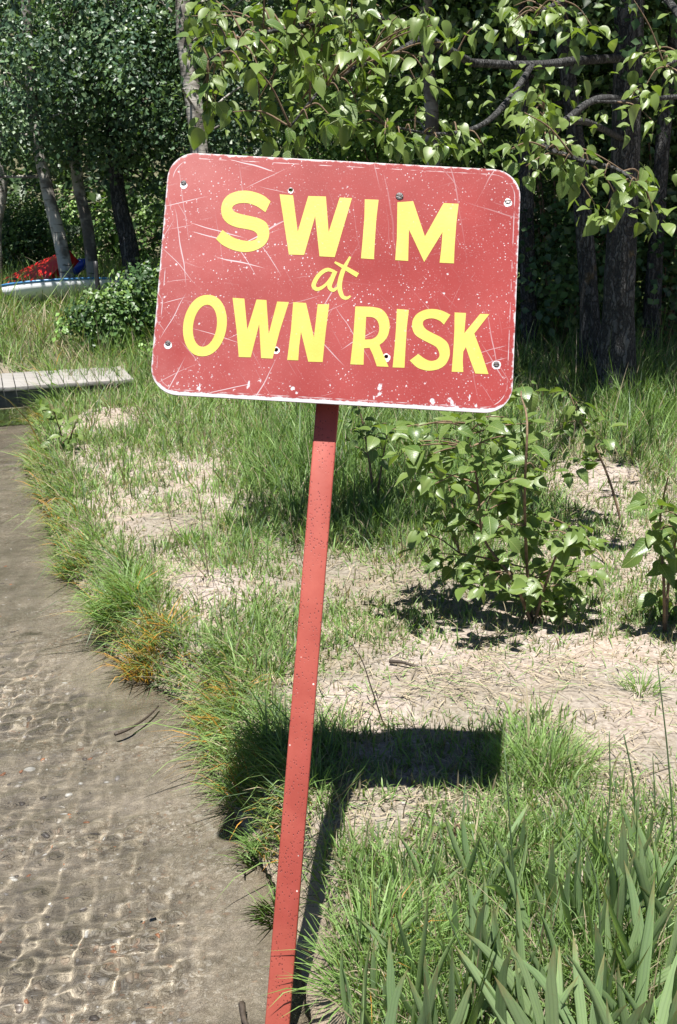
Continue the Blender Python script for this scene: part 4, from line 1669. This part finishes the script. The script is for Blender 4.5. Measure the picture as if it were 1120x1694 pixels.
tree('birch_tree', 'white birch trunk at the far side of the white kayak bow', px_path((-8, 455), 16.5, [(-8, 380), (2, 300), (-10, 100), (0, -300)], .05), [.11, .10, .09, .07, .04], M_BIRCH,
     [blob(-40, 120, 17.0, 1.5, 1.2, 1.3), blob(-150, 0, 17.5, 1.6, 1.4, 1.6), blob(20, -200, 17.6, 1.6, 1.4, 1.5)], 9000, .07, .2, PAL_BIRCH, 131, 12)
tree('aspen_tree', 'aspen with pale bark patches rising behind the hanging leaves', px_path((335, 470), 12.5, [(332, 300), (322, 180), (305, 60), (300, -150), (310, -500)], .05), [.11, .10, .095, .085, .06, .03], M_BIRCH,
     [blob(315, 70, 11.9, .45, .3, .4), blob(300, 180, 11.9, .35, .25, .3), blob(400, 200, 13.2, .9, .8, .8), blob(240, 90, 12.8, .7, .7, .8), blob(400, 0, 13.4, 1.3, 1.1, 1.2), blob(330, -250, 15, 1.7, 1.1, 1.5), blob(450, 230, 13.6, .9, .8, .5)], 14000, .058, .15, PAL_BIRCH, 141, 20)
tree('aspen_tree', 'slim pale aspen trunk half hidden by leaves above the sign', px_path((720, 470), 11.5, [(715, 250), (708, 60), (700, -200), (700, -600)], .05), [.08, .075, .065, .05, .03], M_BIRCH,
     [blob(700, 180, 12.6, .9, .7, .7), blob(600, 80, 12.8, 1.1, .9, .9), blob(760, 60, 12.4, 1.0, .9, .9), blob(680, -200, 14.4, 1.6, 1.1, 1.4)], 12000, .055, .15, PAL_BRIGHT, 151, 18)

# the cottonwoods on the right
cot_path = px_path((1022, 615), 8.9, [(1024, 520), (1030, 400), (1036, 250), (1042, 60), (1045, -200), (1040, -600)])
CD = 8.9
cot = tree('cottonwood_tree', 'thick cottonwood with furrowed grey bark whose leafy boughs hang over the sign', cot_path, [.18, .125, .115, .11, .105, .10, .07], M_BARK,
           [(3.2, 9.6, 4.6, 1.9, 1.6, 1.2), (1.2, 9.4, 4.4, 1.5, 1.4, .9), (-.4, 9.8, 4.9, 1.5, 1.4, 1.0), (2.2, 8.8, 5.8, 2.4, 1.7, 1.2), (0, 10, 6.2, 2.4, 2, 1.2), (4.6, 9.5, 4.6, 1.8, 1.5, 1.3), (2.6, 8.2, 5.4, 2.2, 1.0, .8), (4.8, 8.2, 5.6, 1.6, 1.0, .9), blob(960, 40, 8.3, .55, .3, .45), blob(1110, 90, 8.3, .5, .3, .6), blob(1095, 260, 8.5, .3, .25, .35), blob(830, 60, 8.6, .5, .3, .4)], 40000, .085, .22, PAL_COT, 161, 30, seg=28, ridge=.10)  # forward overhead blobs, out of view, added to darken the shade below
tree('cottonwood_tree', 'second cottonwood trunk forking beside the thick grey trunk', px_path((985, 590), 9.6, [(975, 480), (965, 350), (950, 200), (930, 40), (900, -250), (880, -600)]), [.11, .075, .07, .065, .06, .05, .04], M_BARK,
     [(2.4, 11.4, 4.2, 1.9, 1.4, 1.2), (.6, 11.6, 4.6, 1.8, 1.4, 1.2), (1.5, 11.6, 6.2, 2.4, 1.8, 1.3), (3.8, 11, 5.8, 2.0, 1.6, 1.4)], 18000, .09, .22, PAL_COT, 171, 16, seg=22, ridge=.09)
tree('cottonwood_tree', 'thin dark cottonwood stem in the shade between the forked trunk and the sign', px_path((880, 560), 10.6, [(872, 400), (868, 220), (862, 60), (850, -250)]), [.08, .07, .06, .055, .04], M_BARK,
     [(.4, 12.6, 4.6, 1.8, 1.2, 1.5), (2.6, 12.8, 4.4, 1.8, 1.2, 1.6), (4.8, 12.2, 4.2, 1.6, 1.4, 1.8)], 14000, .09, .22, PAL_COT, 181, 10, seg=14)
tree('cottonwood_tree', 'slanting dark cottonwood trunk at the back of the shaded thicket', px_path((1075, 590), 10.4, [(1085, 420), (1100, 200), (1125, 0), (1150, -300)]), [.09, .07, .065, .06, .04], M_BARK,
     [(4.8, 10.2, 4.6, 1.6, 1.4, 1.3), (6.4, 10.4, 5.0, 2.0, 1.6, 1.8), (5.4, 12, 4.8, 2, 1.5, 1.8)], 14000, .09, .22, PAL_COT, 191, 12, seg=18)

# boughs of the thick cottonwood with large single leaves
def bough(pts, r0, r1):
    P = smooth_path([pix(*p) for p in pts], 6)
    link('bough', mesh_np('bough', *tube(P, np.linspace(r0, r1, len(P)), 8, .1, 3), smooth=True), M_BARK, cot)
    return P


nodes = [bough([(1040, 95, 8.9), (960, 100, 8.0), (880, 108, 7.2), (780, 104, 6.4)], .034, .022),
         bough([(780, 104, 6.4), (700, 60, 5.8), (620, 30, 5.3), (520, 40, 5.0), (420, 60, 4.8), (345, 100, 4.7)], .022, .005),
         bough([(700, 60, 5.8), (640, 95, 5.2), (590, 110, 4.9), (530, 150, 4.7), (480, 210, 4.6)], .016, .004),
         bough([(880, 108, 7.2), (845, 160, 6.3), (800, 205, 5.4), (730, 222, 5.0), (640, 208, 4.9)], .022, .004),
         bough([(1040, 165, 8.9), (985, 165, 7.0), (930, 200, 6.0), (900, 180, 5.4)], .030, .008),
         bough([(1030, 230, 8.9), (960, 200, 6.8), (900, 235, 5.4), (950, 262, 4.9), (1020, 280, 4.7), (1060, 310, 4.6)], .024, .004),
         bough([(1120, 160, 6.5), (1030, 168, 6.2), (985, 168, 6.0)], .014, .006),
         bough([(1050, -60, 8.9), (980, -40, 7.2), (930, 0, 6.2), (890, 20, 5.8)], .03, .006),
         bough([(1050, -60, 8.9), (1120, 20, 7.5), (1140, 80, 6.5), (1100, 110, 6.0)], .03, .006)]
nodes = np.concatenate(nodes)
CL = [(340, 165, 4.7), (325, 80, 4.7), (380, 60, 4.8), (415, 40, 4.8), (450, 90, 4.7), (480, 60, 4.9), (525, 70, 4.9), (540, 125, 4.7), (500, 110, 4.7), (430, 115, 4.7), (370, 115, 4.7), (385, 185, 4.6),
      (345, 130, 4.7), (560, 45, 5.0), (600, 65, 5.0), (640, 85, 5.1), (600, 115, 4.9), (565, 160, 4.7), (480, 222, 4.6), (510, 200, 4.6), (545, 190, 4.6), (590, 170, 4.8), (620, 130, 5.0), (650, 40, 5.2),
      (580, 20, 5.1), (500, 20, 5.0), (430, 12, 4.9), (350, 40, 4.8), (640, 212, 4.9), (680, 222, 4.9), (722, 232, 4.9), (760, 225, 5.1), (800, 242, 5.1), (842, 248, 5.1), (662, 232, 4.8), (870, 275, 4.9),
      (882, 190, 5.3), (890, 160, 5.4), (902, 222, 5.2), (932, 272, 4.9), (962, 262, 4.8), (1000, 290, 4.7), (1040, 310, 4.6), (1060, 292, 4.6), (1072, 330, 4.6), (1000, 350, 4.7), (940, 240, 5.0), (1082, 358, 4.6),
      (900, 22, 5.8), (940, 32, 6.0), (980, 44, 6.2), (1100, 95, 6.0), (1112, 130, 6.0), (1080, 200, 6.0), (850, 10, 6.0), (1060, 150, 6.2)]
rnd = random.Random(5)
for cx, cy, sx, sy, k_ in [(470, 90, 105, 62, 66), (740, 232, 80, 18, 10), (600, 40, 70, 30, 14), (1000, 305, 60, 30, 5), (890, 215, 25, 40, 6), (920, 25, 60, 25, 8), (1090, 110, 30, 50, 6)]:
    for _ in range(k_):
        x_, y_ = rnd.gauss(cx, sx), rnd.gauss(cy, sy)
        if x_ > 315 and (y_ < 235 or x_ > 880):
            CL.append((x_, y_, 4.9 + rnd.gauss(.1, .25) + (.9 if cx in (920, 1090) else 0)))
made, tw = 0, []
extra = []
for px, py, D in CL:
    c = pix(px, py, D)
    near = nodes[np.argmin(np.linalg.norm(nodes - c, axis=1))]
    if np.linalg.norm(near - c) > .02:
        tw.append(([near, (near + c) / 2 + np.array([0, 0, .03]), c], .005, .0022))
    for M in cluster_leaves(c, rnd.randint(5, 9), .088, rnd.uniform(.35, .9), rnd):
        if made < 296:
            add_leaf(cot, M)
            made += 1
        else:
            extra.append(M)
for w_ in tw:
    link('twig', stem_mesh([w_], 5), M_TWIG, cot)
# more of the same bough leaves, joined
for k in range(260):
    i = rnd.randrange(len(nodes))
    p = nodes[i]
    if p[1] > 7.2:
        continue
    c = Vector(p) + Vector((rnd.gauss(0, .16), rnd.gauss(.25, .25), rnd.gauss(.0, .14)))
    extra += cluster_leaves(c, 1, .085, .6, rnd)
join_leaves('bough_leaves', extra, cot, rnd)

# ------------------------------------------------------------------ shrubs
def shrub(label, px, py, D, blobs, n, size, clump, pal, seed, group=None):
    p = pix(px, py, D)
    p[2] = float(H(p[0], p[1]))
    t = thing('shrub', p, label, 'shrub', group)
    o, c = crown('foliage', t, blobs, n, size, clump, pal, seed, .2)
    parts = [tube(smooth_path([p - np.array([0, 0, .05]), p * .6 + q * .4 + np.array([0, 0, .1]), q], 4), np.linspace(.018, .005, 9), 5) for q in c[np.random.default_rng(seed).choice(len(c), min(10, len(c)), replace=False)]]
    link('stem', mesh_np('stem', *join(parts), smooth=True), M_TWIG, t)
    return t


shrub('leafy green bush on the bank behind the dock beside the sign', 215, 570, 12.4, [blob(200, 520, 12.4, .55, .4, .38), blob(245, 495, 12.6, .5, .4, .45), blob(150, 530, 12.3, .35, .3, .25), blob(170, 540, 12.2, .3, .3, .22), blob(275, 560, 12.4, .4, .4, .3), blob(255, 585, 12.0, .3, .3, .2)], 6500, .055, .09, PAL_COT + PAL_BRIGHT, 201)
for i, (px, py, D, bl, lab) in enumerate([
        (20, 440, 18.5, [blob(20, 400, 18.5, 1.0, .8, .7), blob(60, 370, 19, .8, .7, .6)], 'dark rounded shrub between the white birch trunk and the scarred one'),
        (180, 430, 21, [blob(190, 395, 21, 1.1, .8, .7), blob(120, 370, 21, 1.0, .8, .7), blob(250, 370, 21.3, 1.1, .8, .9)], 'bright sunlit shrub filling the gap behind the birch trunks'),
        (330, 440, 17, [blob(320, 400, 17, .9, .8, 1.0), blob(420, 380, 17.5, 1.1, .8, 1.2)], 'shaded shrub behind the aspen with pale bark patches')]):
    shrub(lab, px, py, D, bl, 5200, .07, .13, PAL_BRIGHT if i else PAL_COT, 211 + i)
for i, (px, D, w, lab) in enumerate([
        (520, 15.5, 1.6, 'green thicket shrub hidden mostly behind the upper sign edge'), (680, 14.5, 1.5, 'thicket shrub with sunlit small leaves above the sign'),
        (930, 10.9, .9, 'dark low shrub between the forked trunk and the thin stem'), (1110, 10.9, .9, 'dark low shrub in front of the slanting trunk'),
        (860, 14.5, 1.7, 'dark thicket shrub behind the thin cottonwood stem'), (1010, 13.5, 1.6, 'dark thicket shrub behind the thick grey trunk'), (1160, 13.0, 1.7, 'dark thicket shrub behind the slanting trunk')]):
    p = pix(px, 380, D)
    z0 = float(H(p[0], p[1]))
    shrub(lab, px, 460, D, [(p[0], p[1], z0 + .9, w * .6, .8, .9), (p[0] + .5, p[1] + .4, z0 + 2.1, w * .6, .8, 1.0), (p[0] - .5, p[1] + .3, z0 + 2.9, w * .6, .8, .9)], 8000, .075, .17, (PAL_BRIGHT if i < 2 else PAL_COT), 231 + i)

# the far wood on the slope, too dense to count
rr = np.random.default_rng(55)
n_ = 42000
x = rr.uniform(-16, 16, n_)
y = rr.uniform(19.5, 32, n_)
zz = H(x, y) + rr.random(n_) ** .8 * (4.5 + 4 * vnoise(x * .5, y * .5, 3))
cl = vnoise(x * 1.2 + zz * .8, y * 1.2 + zz * 1.1, 9)
cols = np.array(PAL_COT)[rr.integers(0, 4, n_)] * (.6 + .5 * cl[:, None])
P = np.stack([x, y, zz], 1)
V, F, C = leaf_cloud(P, .22 * (.6 + .8 * rr.random(n_)), rr.normal(0, .6, (n_, 3)) + np.array([0, -.5, .6]), cols, 3)
link('far_wood', mesh_np('far_wood', V, F, C), M_CROWN, kind='stuff')

# red kayak propped by the birch, and the black stake
lb = pix(62, 468, 15.6)
rb = pix(140, 428, 15.4)
d_ = rb - lb
L_ = 2.5
dirv = d_ / np.linalg.norm(d_)
ctr = rb - dirv * L_ / 2
boat('kayak', 'red kayak with blue nose propped against a birch', ctr - np.array([0, 0, .12]), (.75, -math.asin(dirv[2]), math.atan2(dirv[1], dirv[0])), L_, .62, .22, M_REDHULL, M_REDHULL)
nose = tube(smooth_path([rb - dirv * .22 - np.array([0, .02, .06]), rb - dirv * .05 - np.array([0, .02, .05]), rb + dirv * .06 - np.array([0, 0, .04])], 4), np.interp(np.linspace(0, 1, 9), [0, .5, 1], [.10, .085, .02]), 12)
kay = [o for o in COL.objects if o.get('label', '').startswith('red kayak')][0]
link('nose_cap', mesh_np('nose_cap', *nose, smooth=True), M_COBALT, kay)
b_ = ground(168, 545)
stalk([b_ - np.array([0, 0, .1]), pix(163, 490, b_[1]), pix(158, 432, b_[1])], .030, .026, 'thin black metal stake leaning in the bank grass behind the dock', 'metal_stake', M_BLACK, 'stake')
